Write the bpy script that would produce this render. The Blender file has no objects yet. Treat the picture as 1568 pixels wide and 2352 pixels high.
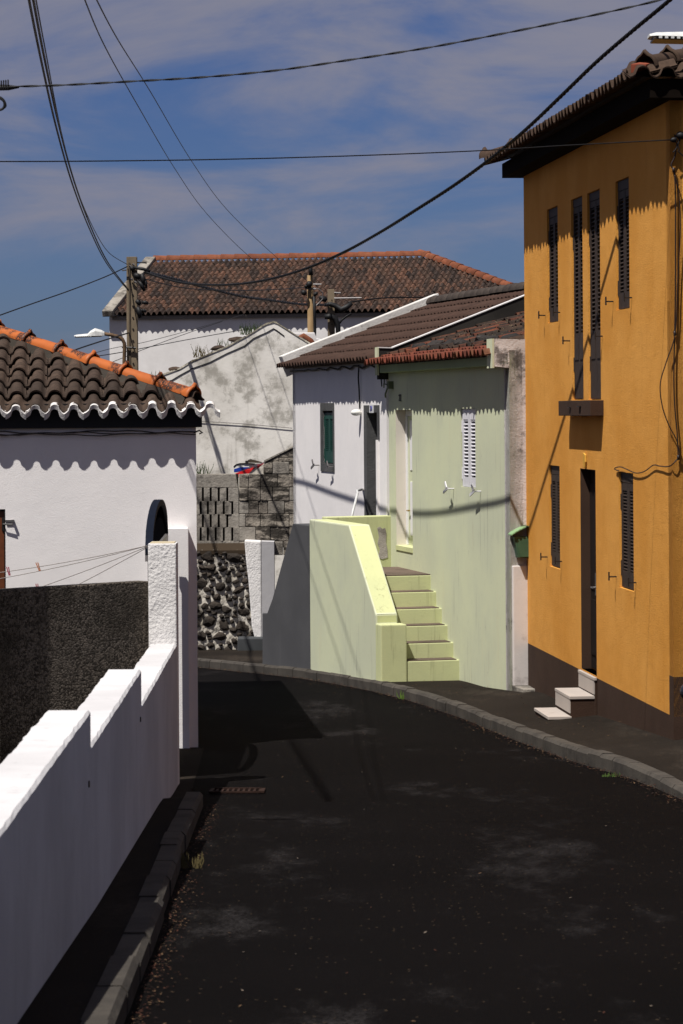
import bpy, bmesh, math, random
from mathutils import Vector, Matrix
R = math.radians
random.seed(7)
sc = bpy.context.scene
col = sc.collection

# ------------------------------------------------------------------ camera, sky, sun, exposure
F, CX, CY, ROLL = 6500.0, 784.0, 942.0, 0.007
W_, H_ = 1568.0, 2351.0
cam_d = bpy.data.cameras.new('camera')
cam = bpy.data.objects.new('camera', cam_d)
col.objects.link(cam)
cam_d.sensor_width = 36.0
cam_d.lens = F / H_ * 36.0
cam_d.shift_y = -(H_ / 2 - CY) / H_
cam_d.shift_x = 0.0
cam.location = (0, 0, 0)
cam.rotation_euler = (math.pi / 2, ROLL, 0)
cam_d.clip_start = 0.1
cam_d.clip_end = 3000
cam_d.dof.use_dof = True
cam_d.dof.focus_distance = 38.0
cam_d.dof.aperture_fstop = 11.0
sc.camera = cam

SUN = Vector((0.338, 0.41, -1.0)).normalized()        # the way the light travels
world = bpy.data.worlds.new('World')
sc.world = world
world.use_nodes = True
nt = world.node_tree
for n in list(nt.nodes): nt.nodes.remove(n)
wo = nt.nodes.new('ShaderNodeOutputWorld')
bg = nt.nodes.new('ShaderNodeBackground')
sky = nt.nodes.new('ShaderNodeTexSky')
sky.sky_type = 'NISHITA'
sky.sun_disc = False
sky.sun_elevation = math.asin(-SUN.z)
sky.sun_rotation = math.atan2(-SUN.x, -SUN.y) % (2 * math.pi)
sky.air_density = 1.0
sky.dust_density = 0.3
sky.ozone_density = 3.0
tint = nt.nodes.new('ShaderNodeMix'); tint.data_type = 'RGBA'; tint.blend_type = 'MULTIPLY'
tint.inputs[0].default_value = 1.0
tint.inputs[7].default_value = (0.30, 0.39, 0.69, 1)
nt.links.new(sky.outputs[0], tint.inputs[6])
tc = nt.nodes.new('ShaderNodeTexCoord')
mp = nt.nodes.new('ShaderNodeMapping')
mp.inputs['Scale'].default_value = (9.0, 9.0, 30.0)
mp.inputs['Location'].default_value = (3.1, 0.4, 1.7)
mp.inputs['Rotation'].default_value = (0.0, R(10), 0.0)
nt.links.new(tc.outputs['Generated'], mp.inputs[0])
cn = nt.nodes.new('ShaderNodeTexNoise'); cn.inputs['Scale'].default_value = 1.0
cn.inputs['Detail'].default_value = 9.0; cn.inputs['Roughness'].default_value = 0.58
cn.inputs['Distortion'].default_value = 0.4
nt.links.new(mp.outputs[0], cn.inputs['Vector'])
cr = nt.nodes.new('ShaderNodeMapRange'); cr.interpolation_type = 'SMOOTHSTEP'
cr.inputs[1].default_value = 0.42; cr.inputs[2].default_value = 0.76
cr.inputs[3].default_value = 0.0; cr.inputs[4].default_value = 0.95
sx = nt.nodes.new('ShaderNodeSeparateXYZ'); nt.links.new(tc.outputs['Generated'], sx.inputs[0])
zr = nt.nodes.new('ShaderNodeMapRange'); nt.links.new(sx.outputs[2], zr.inputs[0])
for i_, v_ in enumerate((0.03, 0.20, -0.05, 0.19)): zr.inputs[i_ + 1].default_value = v_
ad = nt.nodes.new('ShaderNodeMath'); ad.operation = 'ADD'
nt.links.new(cn.outputs[0], ad.inputs[0]); nt.links.new(zr.outputs[0], ad.inputs[1])
nt.links.new(ad.outputs[0], cr.inputs[0])
cm = nt.nodes.new('ShaderNodeMix'); cm.data_type = 'RGBA'
cm.inputs[7].default_value = (3.4, 3.4, 4.3, 1)
nt.links.new(cr.outputs[0], cm.inputs[0])
nt.links.new(tint.outputs[2], cm.inputs[6])
nt.links.new(cm.outputs[2], bg.inputs[0])
bg.inputs[1].default_value = 0.052
nt.links.new(bg.outputs[0], wo.inputs[0])

sun_d = bpy.data.lights.new('sun', 'SUN')
sun_d.energy = 5.0
sun_d.angle = R(0.5)
sun_d.color = (1.0, 0.96, 0.90)
sun = bpy.data.objects.new('sun', sun_d)
col.objects.link(sun)
sun.location = (0, 0, 40)
sun.rotation_euler = SUN.to_track_quat('-Z', 'Y').to_euler()
vs = sc.view_settings
vs.view_transform = 'Standard'; vs.look = 'None'; vs.gamma = 1; vs.exposure = 0.40
vs.use_curve_mapping = False

# ------------------------------------------------------------------ where things stand
cR, sR = math.cos(ROLL), math.sin(ROLL)
def ray(x, y):
    u = (x - CX) / F; v = (CY - y) / F
    return Vector((cR * u + sR * v, 1.0, -sR * u + cR * v))
def at(x, y, Y): return ray(x, y) * Y
ZP = [(-60, 2.2), (0, -1.60), (9.88, -2.22), (13.47, -2.45), (22.1, -2.89), (24, -3.00), (28.8, -3.235), (31.6, -3.305), (33.6, -3.345), (36.8, -3.487), (38.3, -3.555), (42, -3.76), (60, -4.70), (1000, -20)]
def zg(Y):
    for i in range(len(ZP) - 1):
        if Y <= ZP[i + 1][0]:
            t = (Y - ZP[i][0]) / (ZP[i + 1][0] - ZP[i][0]); return ZP[i][1] * (1 - t) + ZP[i + 1][1] * t
    return -20
def onground(x, y, lift=0.0):
    r = ray(x, y); a, b = 3.0, 60.0
    for _ in range(50):
        m = (a + b) / 2
        if r.z * m > zg(m) + lift: a = m
        else: b = m
    return r * a
class Frame:
    """a facade: s runs along it, n stands out of it, z is height"""
    def __init__(self, P, d, out):
        self.P = Vector((P[0], P[1])); self.d = Vector((d[0], d[1])).normalized()
        n = Vector((-self.d.y, self.d.x))
        if n.dot(Vector(out)) < 0: n = -n
        self.n = n
    def p(self, s, n, z):
        q = self.P + self.d * s + self.n * n
        return Vector((q.x, q.y, z))
    def px(self, x, y, n=0.0):
        r = ray(x, y); P = self.P + self.n * n; d = self.d
        t = (P.x * d.y - P.y * d.x) / (r.x * d.y - r.y * d.x)
        q = r * t
        return (Vector((q.x, q.y)) - P).dot(d), q.z
    @property
    def D(self): return Vector((self.d.x, self.d.y, 0))
    @property
    def N(self): return Vector((self.n.x, self.n.y, 0))

# ------------------------------------------------------------------ object helpers
def link(o):
    col.objects.link(o); return o
def tag(o, label=None, cat=None, group=None, kind=None):
    if label: o['label'] = label
    if cat: o['category'] = cat
    if group: o['group'] = group
    if kind: o['kind'] = kind
    return o
ORG = {}
def thing(name, loc, label, cat, group=None):
    o = bpy.data.objects.new(name, None)
    o.empty_display_size = .2
    o.location = loc
    link(o); ORG[o.name] = Vector(loc)
    return tag(o, label, cat, group)
def org(parent): return ORG.get(parent.name, Vector((0, 0, 0))) if parent else Vector((0, 0, 0))
class MB:
    def __init__(self): self.v = []; self.f = []; self.m = []
    def quadm(self, pts, m=0):
        b = len(self.v); self.v += [Vector(p) for p in pts]
        self.f.append(tuple(range(b, b + len(pts)))); self.m.append(m)
    def obox(self, o, a, b, c, m=0):
        o, a, b, c = Vector(o), Vector(a), Vector(b), Vector(c)
        if a.cross(b).dot(c) < 0: a, b = b, a
        k = len(self.v)
        self.v += [o, o + a, o + a + b, o + b, o + c, o + a + c, o + a + b + c, o + b + c]
        for f in ((0, 3, 2, 1), (4, 5, 6, 7), (0, 1, 5, 4), (1, 2, 6, 5), (2, 3, 7, 6), (3, 0, 4, 7)):
            self.f.append(tuple(k + i for i in f)); self.m.append(m)
        return self
    def fbox(self, fr, s0, s1, n0, n1, z0, z1, m=0):
        return self.obox(fr.p(s0, n0, z0), fr.D * (s1 - s0), fr.N * (n1 - n0), Vector((0, 0, z1 - z0)), m)
    def prism(self, pts, ext, m=0, mside=None):
        """polygon pts extruded along ext"""
        ext = Vector(ext); pts = [Vector(p) for p in pts]
        nrm = Vector((0, 0, 0))
        for i in range(len(pts)):
            nrm += pts[i].cross(pts[(i + 1) % len(pts)])
        if nrm.dot(ext) > 0: pts.reverse()
        k = len(self.v); n = len(pts)
        self.v += pts + [p + ext for p in pts]
        self.f.append(tuple(range(k, k + n))); self.m.append(m)
        self.f.append(tuple(reversed(range(k + n, k + 2 * n)))); self.m.append(m)
        ms = m if mside is None else mside
        for i in range(n):
            j = (i + 1) % n
            self.f.append((k + i, k + n + i, k + n + j, k + j)); self.m.append(ms)
        return self
    def tube(self, pts, r, seg=6, m=0, cap=True):
        pts = [Vector(p) for p in pts]
        k = len(self.v); n = len(pts)
        up = None
        for i, p in enumerate(pts):
            t = (pts[min(i + 1, n - 1)] - pts[max(i - 1, 0)]).normalized()
            if up is None:
                up = Vector((0, 0, 1)) if abs(t.z) < .9 else Vector((1, 0, 0))
            a = t.cross(up).normalized(); b = a.cross(t).normalized(); up = b
            rr = r[i] if isinstance(r, (list, tuple)) else r
            for q in range(seg):
                th = 2 * math.pi * q / seg
                self.v.append(p + a * (rr * math.cos(th)) + b * (rr * math.sin(th)))
        for i in range(n - 1):
            for q in range(seg):
                q2 = (q + 1) % seg
                self.f.append((k + i * seg + q, k + i * seg + q2, k + (i + 1) * seg + q2, k + (i + 1) * seg + q)); self.m.append(m)
        if cap:
            self.f.append(tuple(k + q for q in reversed(range(seg)))); self.m.append(m)
            self.f.append(tuple(k + (n - 1) * seg + q for q in range(seg))); self.m.append(m)
        return self
    def mesh(self, name, mats, off=Vector((0, 0, 0)), smooth=False, bevel=0, fix=False):
        me = bpy.data.meshes.new(name)
        me.from_pydata([tuple(v - off) for v in self.v], [], self.f)
        for mt in (mats if isinstance(mats, (list, tuple)) else [mats]): me.materials.append(mt)
        for p, mi in zip(me.polygons, self.m): p.material_index = mi; p.use_smooth = smooth
        if bevel or fix:
            bm = bmesh.new(); bm.from_mesh(me)
            bmesh.ops.remove_doubles(bm, verts=bm.verts, dist=1e-5)
            if fix: bmesh.ops.recalc_face_normals(bm, faces=bm.faces)
            if bevel:
                ed = [e for e in bm.edges if len(e.link_faces) == 2 and e.calc_face_angle(0) > .6]
                bmesh.ops.bevel(bm, geom=ed, offset=bevel, segments=2, affect='EDGES', profile=.6)
            bm.to_mesh(me); bm.free()
        me.update()
        return me
    def build(self, name, mats, parent=None, smooth=False, bevel=0, fix=False, label=None, cat=None, group=None, kind=None, off=None):
        base = org(parent)
        me = self.mesh(name, mats, off if off is not None else base, smooth, bevel, fix)
        o = bpy.data.objects.new(name, me); link(o)
        if parent: o.parent = parent; ORG[o.name] = base
        tag(o, label, cat, group, kind)
        return o
def place(name, mesh, M, parent, base=None):
    """link one more object of a shared mesh, M in world space"""
    o = bpy.data.objects.new(name, mesh)
    b = org(parent) if base is None else base
    o.matrix_basis = Matrix.Translation(-b) @ M
    o.parent = parent
    return link(o)
def basis(o, a, b, c):
    M = Matrix(((a.x, b.x, c.x, o.x), (a.y, b.y, c.y, o.y), (a.z, b.z, c.z, o.z), (0, 0, 0, 1)))
    return M
def wall_panel(mb, fr, s0, s1, z0, z1, th, openings=(), m=0, mrev=None, topf=None):
    """front face cut by openings with reveals going th deep"""
    ss = sorted({s0, s1, *[o[0] for o in openings], *[o[1] for o in openings]})
    zs = sorted({z0, z1, *[o[2] for o in openings], *[o[3] for o in openings]})
    ss = [s for s in ss if s0 <= s <= s1]; zs = [z for z in zs if z0 <= z <= z1]
    flip = fr.D.cross(Vector((0, 0, 1))).dot(fr.N) < 0
    def q(a, b, c, d, m):
        pts = [a, b, c, d]
        if flip: pts.reverse()
        mb.quadm(pts, m)
    for i in range(len(ss) - 1):
        for j in range(len(zs) - 1):
            a, b, c, d = ss[i], ss[i + 1], zs[j], zs[j + 1]
            if any(o[0] - 1e-6 <= a and b <= o[1] + 1e-6 and o[2] - 1e-6 <= c and d <= o[3] + 1e-6 for o in openings): continue
            q(fr.p(a, 0, c), fr.p(b, 0, c), fr.p(b, 0, d), fr.p(a, 0, d), m)
    mr = m if mrev is None else mrev
    for (a, b, c, d) in openings:
        q(fr.p(a, 0, c), fr.p(a, 0, d), fr.p(a, -th, d), fr.p(a, -th, c), mr)
        q(fr.p(b, 0, d), fr.p(b, 0, c), fr.p(b, -th, c), fr.p(b, -th, d), mr)
        q(fr.p(a, 0, d), fr.p(b, 0, d), fr.p(b, -th, d), fr.p(a, -th, d), mr)
        q(fr.p(b, 0, c), fr.p(a, 0, c), fr.p(a, -th, c), fr.p(b, -th, c), mr)
    # the back and the rim
    q(fr.p(s1, -th, z0), fr.p(s0, -th, z0), fr.p(s0, -th, z1), fr.p(s1, -th, z1), m)
    q(fr.p(s0, 0, z1), fr.p(s1, 0, z1), fr.p(s1, -th, z1), fr.p(s0, -th, z1), m)
    q(fr.p(s0, 0, z0), fr.p(s0, 0, z1), fr.p(s0, -th, z1), fr.p(s0, -th, z0), m)
    q(fr.p(s1, 0, z1), fr.p(s1, 0, z0), fr.p(s1, -th, z0), fr.p(s1, -th, z1), m)
    return mb

# ------------------------------------------------------------------ materials
def C(r, g, b):
    return (r, g, b, 1)
def newmat(name, rough=.85, spec=.25):
    m = bpy.data.materials.new(name); m.use_nodes = True
    b = m.node_tree.nodes['Principled BSDF']
    b.inputs['Roughness'].default_value = rough
    b.inputs['Specular IOR Level'].default_value = spec
    return m, m.node_tree, b
def N(nt, t, **k):
    n = nt.nodes.new(t)
    for a, v in k.items():
        if a.startswith('i_'): n.inputs[a[2:].replace('_', ' ')].default_value = v
        else: setattr(n, a, v)
    return n
def noise(nt, vec, scale, detail=4, rough=.55, sc3=None, dist=0):
    if sc3:
        mp = N(nt, 'ShaderNodeMapping'); mp.inputs['Scale'].default_value = sc3
        nt.links.new(vec, mp.inputs[0]); vec = mp.outputs[0]
    n = N(nt, 'ShaderNodeTexNoise'); n.inputs['Scale'].default_value = scale
    n.inputs['Detail'].default_value = detail; n.inputs['Roughness'].default_value = rough
    n.inputs['Distortion'].default_value = dist
    nt.links.new(vec, n.inputs['Vector'])
    return n.outputs[0]
def rng(nt, v, a, b, c=0., d=1.):
    n = N(nt, 'ShaderNodeMapRange'); n.interpolation_type = 'SMOOTHSTEP'
    for i, x in enumerate((a, b, c, d)): n.inputs[i + 1].default_value = x
    nt.links.new(v, n.inputs[0]); return n.outputs[0]
def mixc(nt, f, a, b, mode='MIX'):
    n = N(nt, 'ShaderNodeMix'); n.data_type = 'RGBA'; n.blend_type = mode
    for i, x in ((0, f), (6, a), (7, b)):
        if hasattr(x, 'links') or isinstance(x, bpy.types.NodeSocket): nt.links.new(x, n.inputs[i])
        else: n.inputs[i].default_value = x
    return n.outputs[2]
def mathn(nt, op, a, b=None):
    n = N(nt, 'ShaderNodeMath'); n.operation = op
    for i, x in ((0, a), (1, b)):
        if x is None: continue
        if isinstance(x, bpy.types.NodeSocket): nt.links.new(x, n.inputs[i])
        else: n.inputs[i].default_value = x
    return n.outputs[0]
def bump(nt, b, h, strength, dist):
    n = N(nt, 'ShaderNodeBump'); n.inputs['Strength'].default_value = strength
    n.inputs['Distance'].default_value = dist
    nt.links.new(h, n.inputs['Height']); nt.links.new(n.outputs[0], b.inputs['Normal'])
def pos(nt): return N(nt, 'ShaderNodeNewGeometry').outputs['Position']
def plaster(name, c1, c2=None, grime=None, gr=(.58, .75, .8), streak=None, st=(.6, .8, .5), bs=60, bd=.004, bst=.5, rough=.9, big=.9, chips=None, gsc=None):
    m, nt, b = newmat(name, rough, .15)
    P = pos(nt)
    c2 = c2 or tuple(x * .88 for x in c1[:3]) + (1,)
    cc = mixc(nt, rng(nt, noise(nt, P, big, 5, .6), .35, .65), c1, c2)
    cc = mixc(nt, rng(nt, noise(nt, P, 9, 4, .65), .55, .75, 0, .25), cc, tuple(x * .75 for x in c1[:3]) + (1,))
    if streak:
        s = noise(nt, P, 1.0, 5, .65, sc3=(7, 7, .55))
        cc = mixc(nt, rng(nt, s, st[0], st[1], 0, st[2]), cc, streak)
    if grime:
        g = noise(nt, P, 2.2, 9, .72, sc3=gsc)
        cc = mixc(nt, rng(nt, g, gr[0], gr[1], 0, gr[2]), cc, grime)
    if chips:
        ch = mathn(nt, 'MULTIPLY', rng(nt, noise(nt, P, 1.0, 6, .7, sc3=(16, 16, 5)), .66, .70), rng(nt, noise(nt, P, 1.1, 2, .5), .48, .58))
        cc = mixc(nt, ch, cc, chips)
        dr = mathn(nt, 'MULTIPLY', rng(nt, noise(nt, P, 1.0, 5, .6, sc3=(20, 20, 1.1)), .56, .74, 0, .55), rng(nt, noise(nt, P, .9, 2), .42, .62))
        cc = mixc(nt, dr, cc, tuple(x * .5 for x in chips[:3]) + (1,))
    nt.links.new(cc, b.inputs['Base Color'])
    h = mathn(nt, 'ADD', noise(nt, P, bs, 3, .6), mathn(nt, 'MULTIPLY', noise(nt, P, 5, 3), 1.5))
    bump(nt, b, h, bst, bd)
    return m
def simple(name, c, rough=.6, spec=.3, metal=0, bs=None, var=.2, bd=.002):
    m, nt, b = newmat(name, rough, spec)
    b.inputs['Metallic'].default_value = metal
    P = pos(nt)
    d = tuple(x * (1 - var) for x in c[:3]) + (1,)
    nt.links.new(mixc(nt, rng(nt, noise(nt, P, 14, 5, .65), .35, .7), c, d), b.inputs['Base Color'])
    if bs: bump(nt, b, noise(nt, P, bs, 3, .6), .5, bd)
    return m
def tilemat(name, cols, spots=None, sp=(.6, .7, .6), rough=.85, nsc=18):
    """clay: each tile its own tone"""
    m, nt, b = newmat(name, rough, .2)
    oi = N(nt, 'ShaderNodeObjectInfo').outputs['Random']
    g = N(nt, 'ShaderNodeNewGeometry')
    isl = g.outputs['Random Per Island']
    rr = mathn(nt, 'FRACT', mathn(nt, 'ADD', oi, isl))
    ramp = N(nt, 'ShaderNodeValToRGB')
    el = ramp.color_ramp.elements
    while len(el) < len(cols): el.new(.5)
    for i, c in enumerate(cols):
        el[i].position = i / (len(cols) - 1); el[i].color = c
    nt.links.new(rr, ramp.inputs[0])
    P = g.outputs['Position']
    cc = ramp.outputs[0]
    cc = mixc(nt, rng(nt, noise(nt, P, nsc, 6, .7), .4, .7, 0, .7), cc, tuple(x * .45 for x in cols[0][:3]) + (1,))
    cc = mixc(nt, rng(nt, noise(nt, P, 1.3, 5, .6), .45, .7, 0, .55), cc, cols[0])
    if spots:
        cc = mixc(nt, rng(nt, noise(nt, P, 38, 4, .7), sp[0], sp[1], 0, sp[2]), cc, spots)
    nt.links.new(cc, b.inputs['Base Color'])
    bump(nt, b, noise(nt, P, 70, 4, .65), .6, .004)
    return m

WHITE = plaster('white_plaster', C(.76, .73, .72), C(.71, .685, .68), streak=C(.62, .59, .58), st=(.62, .85, .5), bs=90, bd=.004, bst=.45)
WHITE2 = plaster('white_garden_paint', C(.56, .55, .555), C(.47, .46, .465), streak=C(.27, .265, .27), st=(.58, .80, .55), grime=C(.26, .25, .23), gr=(.60, .76, .55), bs=80, bd=.004, bst=.4)
ROUGHW = plaster('white_roughcast', C(.72, .70, .69), C(.62, .60, .58), bs=42, bd=.012, bst=.9)
FARWHITE = plaster('far_white_plaster', C(.66, .64, .63), C(.58, .56, .55), streak=C(.4, .38, .37), st=(.68, .85, .35), bs=30, bd=.004)
WEATH = plaster('weathered_white', C(.74, .71, .66), C(.56, .53, .48), grime=C(.20, .185, .155), gr=(.48, .62, .6), streak=C(.22, .20, .17), st=(.56, .78, .5), bs=25, bd=.006, bst=.4, big=1.1)
WEATH2 = plaster('grimy_white_gable', C(.60, .56, .55), C(.46, .43, .42), grime=C(.10, .09, .085), gr=(.53, .64, .85), bs=45, bd=.008, bst=.7, big=1.6)
ORANGE = plaster('ochre_orange_plaster', C(.64, .30, .062), C(.57, .25, .042), streak=C(.50, .20, .028), st=(.55, .8, .45), grime=C(.42, .17, .03), gr=(.68, .8, .4), bs=75, bd=.006, bst=.8)
BROWN = plaster('dark_brown_plinth', C(.048, .027, .018), C(.038, .021, .014), bs=75, bd=.005, bst=.6)
SAGE = plaster('pale_sage_paint', C(.53, .55, .38), C(.48, .50, .365), streak=C(.52, .47, .30), st=(.55, .8, .5), grime=C(.30, .32, .22), gr=(.68, .8, .6), bs=50, bd=.003, bst=.35, chips=C(.30, .27, .24))
LIME = plaster('pale_lime_paint', C(.52, .54, .29), C(.46, .48, .27), streak=C(.42, .46, .18), st=(.62, .82, .5), grime=C(.20, .19, .10), gr=(.66, .74, .8), bs=50, bd=.003, bst=.4, chips=C(.24, .22, .13))
DGREEN = plaster('sage_shadow_cornice', C(.30, .36, .22), bs=50, bd=.003, bst=.3)  # sage darkened to carry the shade under the eave
GREYP = plaster('dark_grey_paint', C(.070, .070, .074), C(.058, .058, .062), streak=C(.085, .085, .088), bs=60, bd=.004, bst=.4)
TREAD = plaster('worn_grey_brown_tread', C(.13, .095, .075), C(.085, .065, .05), grime=C(.05, .035, .03), gr=(.5, .7, .7), bs=60, bd=.004)
PEEL = plaster('bare_plaster_patch', C(.42, .38, .36), C(.28, .25, .24), grime=C(.12, .1, .09), gr=(.5, .62, .6), bs=70, bd=.008, bst=.8)
CONC = plaster('old_grey_concrete', C(.30, .275, .24), C(.20, .18, .155), grime=C(.045, .04, .035), gr=(.47, .62, .8), streak=C(.10, .09, .08), st=(.55, .75, .5), bs=35, bd=.012, bst=.8, big=2)
BLOCK = plaster('concrete_block', C(.30, .265, .22), C(.15, .13, .11), grime=C(.030, .026, .022), gr=(.47, .56, .95), gsc=(1, 1, 2.6), bs=30, bd=.018, bst=.9, big=2.4)
MORTAR = plaster('pale_mortar', C(.52, .48, .42), C(.32, .29, .24), grime=C(.06, .05, .04), gr=(.50, .62, .9), bs=18, bd=.012, bst=.8, big=3)
BASALT = plaster('dark_basalt', C(.040, .032, .026), C(.020, .017, .015), grime=C(.30, .27, .23), gr=(.66, .72, .7), bs=30, bd=.015, bst=.8, big=3)
STONED = plaster('dark_roof_stone', C(.035, .030, .028), C(.020, .018, .017), grime=C(.12, .11, .10), gr=(.6, .7, .6), bs=22, bd=.03, bst=1, big=3)
DARKWALL = None
POLE = plaster('pole_concrete', C(.20, .155, .105), C(.14, .11, .075), streak=C(.09, .07, .05), st=(.5, .75, .6), bs=60, bd=.004)
WOODP = plaster('rusty_pole', C(.26, .18, .095), C(.17, .11, .055), streak=C(.12, .05, .02), st=(.5, .7, .6), bs=60, bd=.004)
KERB = plaster('kerb_concrete', C(.066, .058, .049), C(.042, .037, .032), grime=C(.02, .018, .016), gr=(.52, .7, .7), bs=60, bd=.006, bst=.7, big=2.5)
CREAM = plaster('cream_stone_step', C(.42, .37, .33), C(.35, .31, .28), grime=C(.18, .15, .13), gr=(.56, .74, .6), bs=60, bd=.002, bst=.2)
STONEJ = plaster('grey_stone_jamb', C(.085, .085, .085), C(.060, .060, .062), grime=C(.03, .03, .03), gr=(.5, .7, .6), bs=50, bd=.010, bst=.8)
BLACKW = simple('black_paint', C(.006, .0055, .006), .5, .3)
DKBROWN = simple('dark_brown_wood', C(.016, .011, .009), .7, .1, var=.3)
SHUT = simple('brown_shutter_paint', C(.046, .033, .027), .65, .15, var=.25)
GSHUT = simple('green_shutter_paint', C(.008, .050, .038), .5, .35, var=.25)
WSHUT = simple('white_shutter_paint', C(.62, .61, .64), .5, .35, var=.08)
BEHIND = simple('dark_window_room', C(.004, .004, .004), .9, .0)
PVC = simple('white_door_plastic', C(.70, .69, .70), .4, .4, var=.05)
CREAMR = plaster('cream_reveal', C(.62, .57, .50), C(.56, .52, .46), bs=50, bd=.002, bst=.2)
RUBBER = simple('cable_rubber', C(.006, .006, .007), .6, .3)
METAL = simple('grey_metal', C(.16, .15, .15), .45, .5, .6)
IRON = simple('dark_iron', C(.012, .009, .008), .5, .4)
GATEM = simple('navy_gate_paint', C(.006, .009, .018), .8, .08)
ALU = simple('lamp_white_shell', C(.62, .62, .60), .45, .4)
LENS = simple('lamp_underside', C(.05, .035, .025), .4, .4)
RUST = simple('rusty_pipe', C(.12, .07, .035), .7, .3, var=.5)
PEG = {k: simple('peg_' + k, c, .4, .4) for k, c in dict(pink=C(.35, .01, .05), orange=C(.45, .13, .02), red=C(.3, .015, .03), yellow=C(.4, .2, .02), blue=C(.01, .05, .17)).items()}
CORD = simple('clothes_cord', C(.25, .22, .2), .7)
REDP = simple('boat_red', C(.55, .012, .015), .4, .4, var=.1)
BLUEP = simple('boat_blue', C(.01, .035, .25), .4, .4, var=.1)
BOATW = simple('boat_white', C(.62, .60, .55), .5, .4, var=.1)
MAILG = simple('mailbox_green', C(.045, .10, .055), .45, .4, var=.2)
MAILR = simple('mailbox_roof_green', C(.22, .36, .18), .5, .4, var=.2)
DOORB = simple('red_brown_door', C(.12, .035, .012), .5, .3, var=.3)
CARP = simple('black_car_paint', C(.006, .0065, .009), .12, .6, var=.0)
GLASS = simple('dark_glass', C(.01, .01, .012), .08, .6, var=0)
TYRE = simple('tyre', C(.010, .010, .010), .8)
BRASS = simple('brass', C(.4, .25, .05), .3, .5, .8)
BLUEINK = simple('blue_ink', C(.03, .03, .2), .5)
TILEW = simple('white_ceramic', C(.6, .6, .62), .3, .5, var=.05)
WEEDM = simple('weed_green', C(.035, .06, .012), .7, .2, var=.5)
DRYW = simple('dry_weed', C(.10, .08, .035), .8, .1, var=.4)
EAVEW = plaster('eave_whitewash', C(.68, .66, .64), C(.5, .48, .47), grime=C(.2, .19, .18), gr=(.6, .75, .6), bs=60, bd=.006, bst=.8)
TH1 = tilemat('old_brown_barrel_tile', [C(.032, .022, .017), C(.060, .040, .029), C(.080, .052, .037), C(.050, .033, .025)], C(.22, .20, .17), (.68, .76, .6))
TH5 = tilemat('far_clay_tile', [C(.030, .021, .018), C(.055, .036, .028), C(.085, .050, .035), C(.130, .065, .042), C(.05, .034, .028)], C(.16, .12, .08), (.66, .75, .5), nsc=8)
TH3 = tilemat('brown_tile', [C(.050, .027, .019), C(.058, .031, .022), C(.046, .025, .018)], nsc=10)
TG = tilemat('broken_mossy_tile', [C(.016, .012, .010), C(.026, .017, .013), C(.05, .028, .018), C(.15, .042, .020), C(.020, .015, .012)], C(.22, .17, .09), (.60, .68, .8), nsc=14)
TGE = tilemat('red_eave_tile', [C(.13, .032, .018), C(.17, .05, .028), C(.08, .022, .014), C(.14, .06, .03)], nsc=24)
TOR = tilemat('brown_eave_tile', [C(.050, .030, .020), C(.065, .040, .026), C(.045, .026, .018)])
RIDG3 = tilemat('grey_brown_ridge_tile', [C(.055, .042, .034), C(.07, .054, .043)], C(.2, .18, .15), (.66, .75, .5))
RIDG5 = tilemat('red_ridge_tile', [C(.16, .045, .022), C(.22, .07, .035), C(.12, .036, .02)], C(.10, .075, .02), (.52, .66, .7), nsc=6)

def m_hip():
    m, nt, b = newmat('orange_hip_tile', .55, .35)
    P = pos(nt)
    base = mixc(nt, rng(nt, noise(nt, P, 3, 4), .35, .65), C(.38, .098, .018), C(.29, .070, .014))
    moss = mathn(nt, 'MULTIPLY', rng(nt, noise(nt, P, 4.5, 3, .5), .50, .58), rng(nt, noise(nt, P, 60, 4, .75), .38, .52))
    nt.links.new(mixc(nt, moss, base, C(.025, .012, .008)), b.inputs['Base Color'])
    bump(nt, b, noise(nt, P, 50, 3), .3, .003)
    return m
HIP1 = m_hip()
def m_pebble():
    m, nt, b = newmat('dark_pebbledash', .9, .2)
    P = pos(nt)
    v = N(nt, 'ShaderNodeTexVoronoi'); v.inputs['Scale'].default_value = 70
    nt.links.new(P, v.inputs['Vector'])
    sep = N(nt, 'ShaderNodeSeparateColor'); nt.links.new(v.outputs['Color'], sep.inputs[0])
    c = mixc(nt, rng(nt, sep.outputs[0], .1, .95), C(.030, .024, .018), C(.15, .125, .10))
    c = mixc(nt, rng(nt, noise(nt, P, 2.4, 5, .6), .48, .7, 0, .5), c, C(.12, .10, .08))
    c = mixc(nt, rng(nt, noise(nt, P, 1.6, 6, .6), .42, .66, 0, .8), c, C(.028, .022, .015), 'MIX')
    nt.links.new(c, b.inputs['Base Color'])
    h = mathn(nt, 'SUBTRACT', 1.0, v.outputs['Distance'])
    bump(nt, b, h, 1.0, .02)
    return m
PEBBLE = m_pebble()
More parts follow.
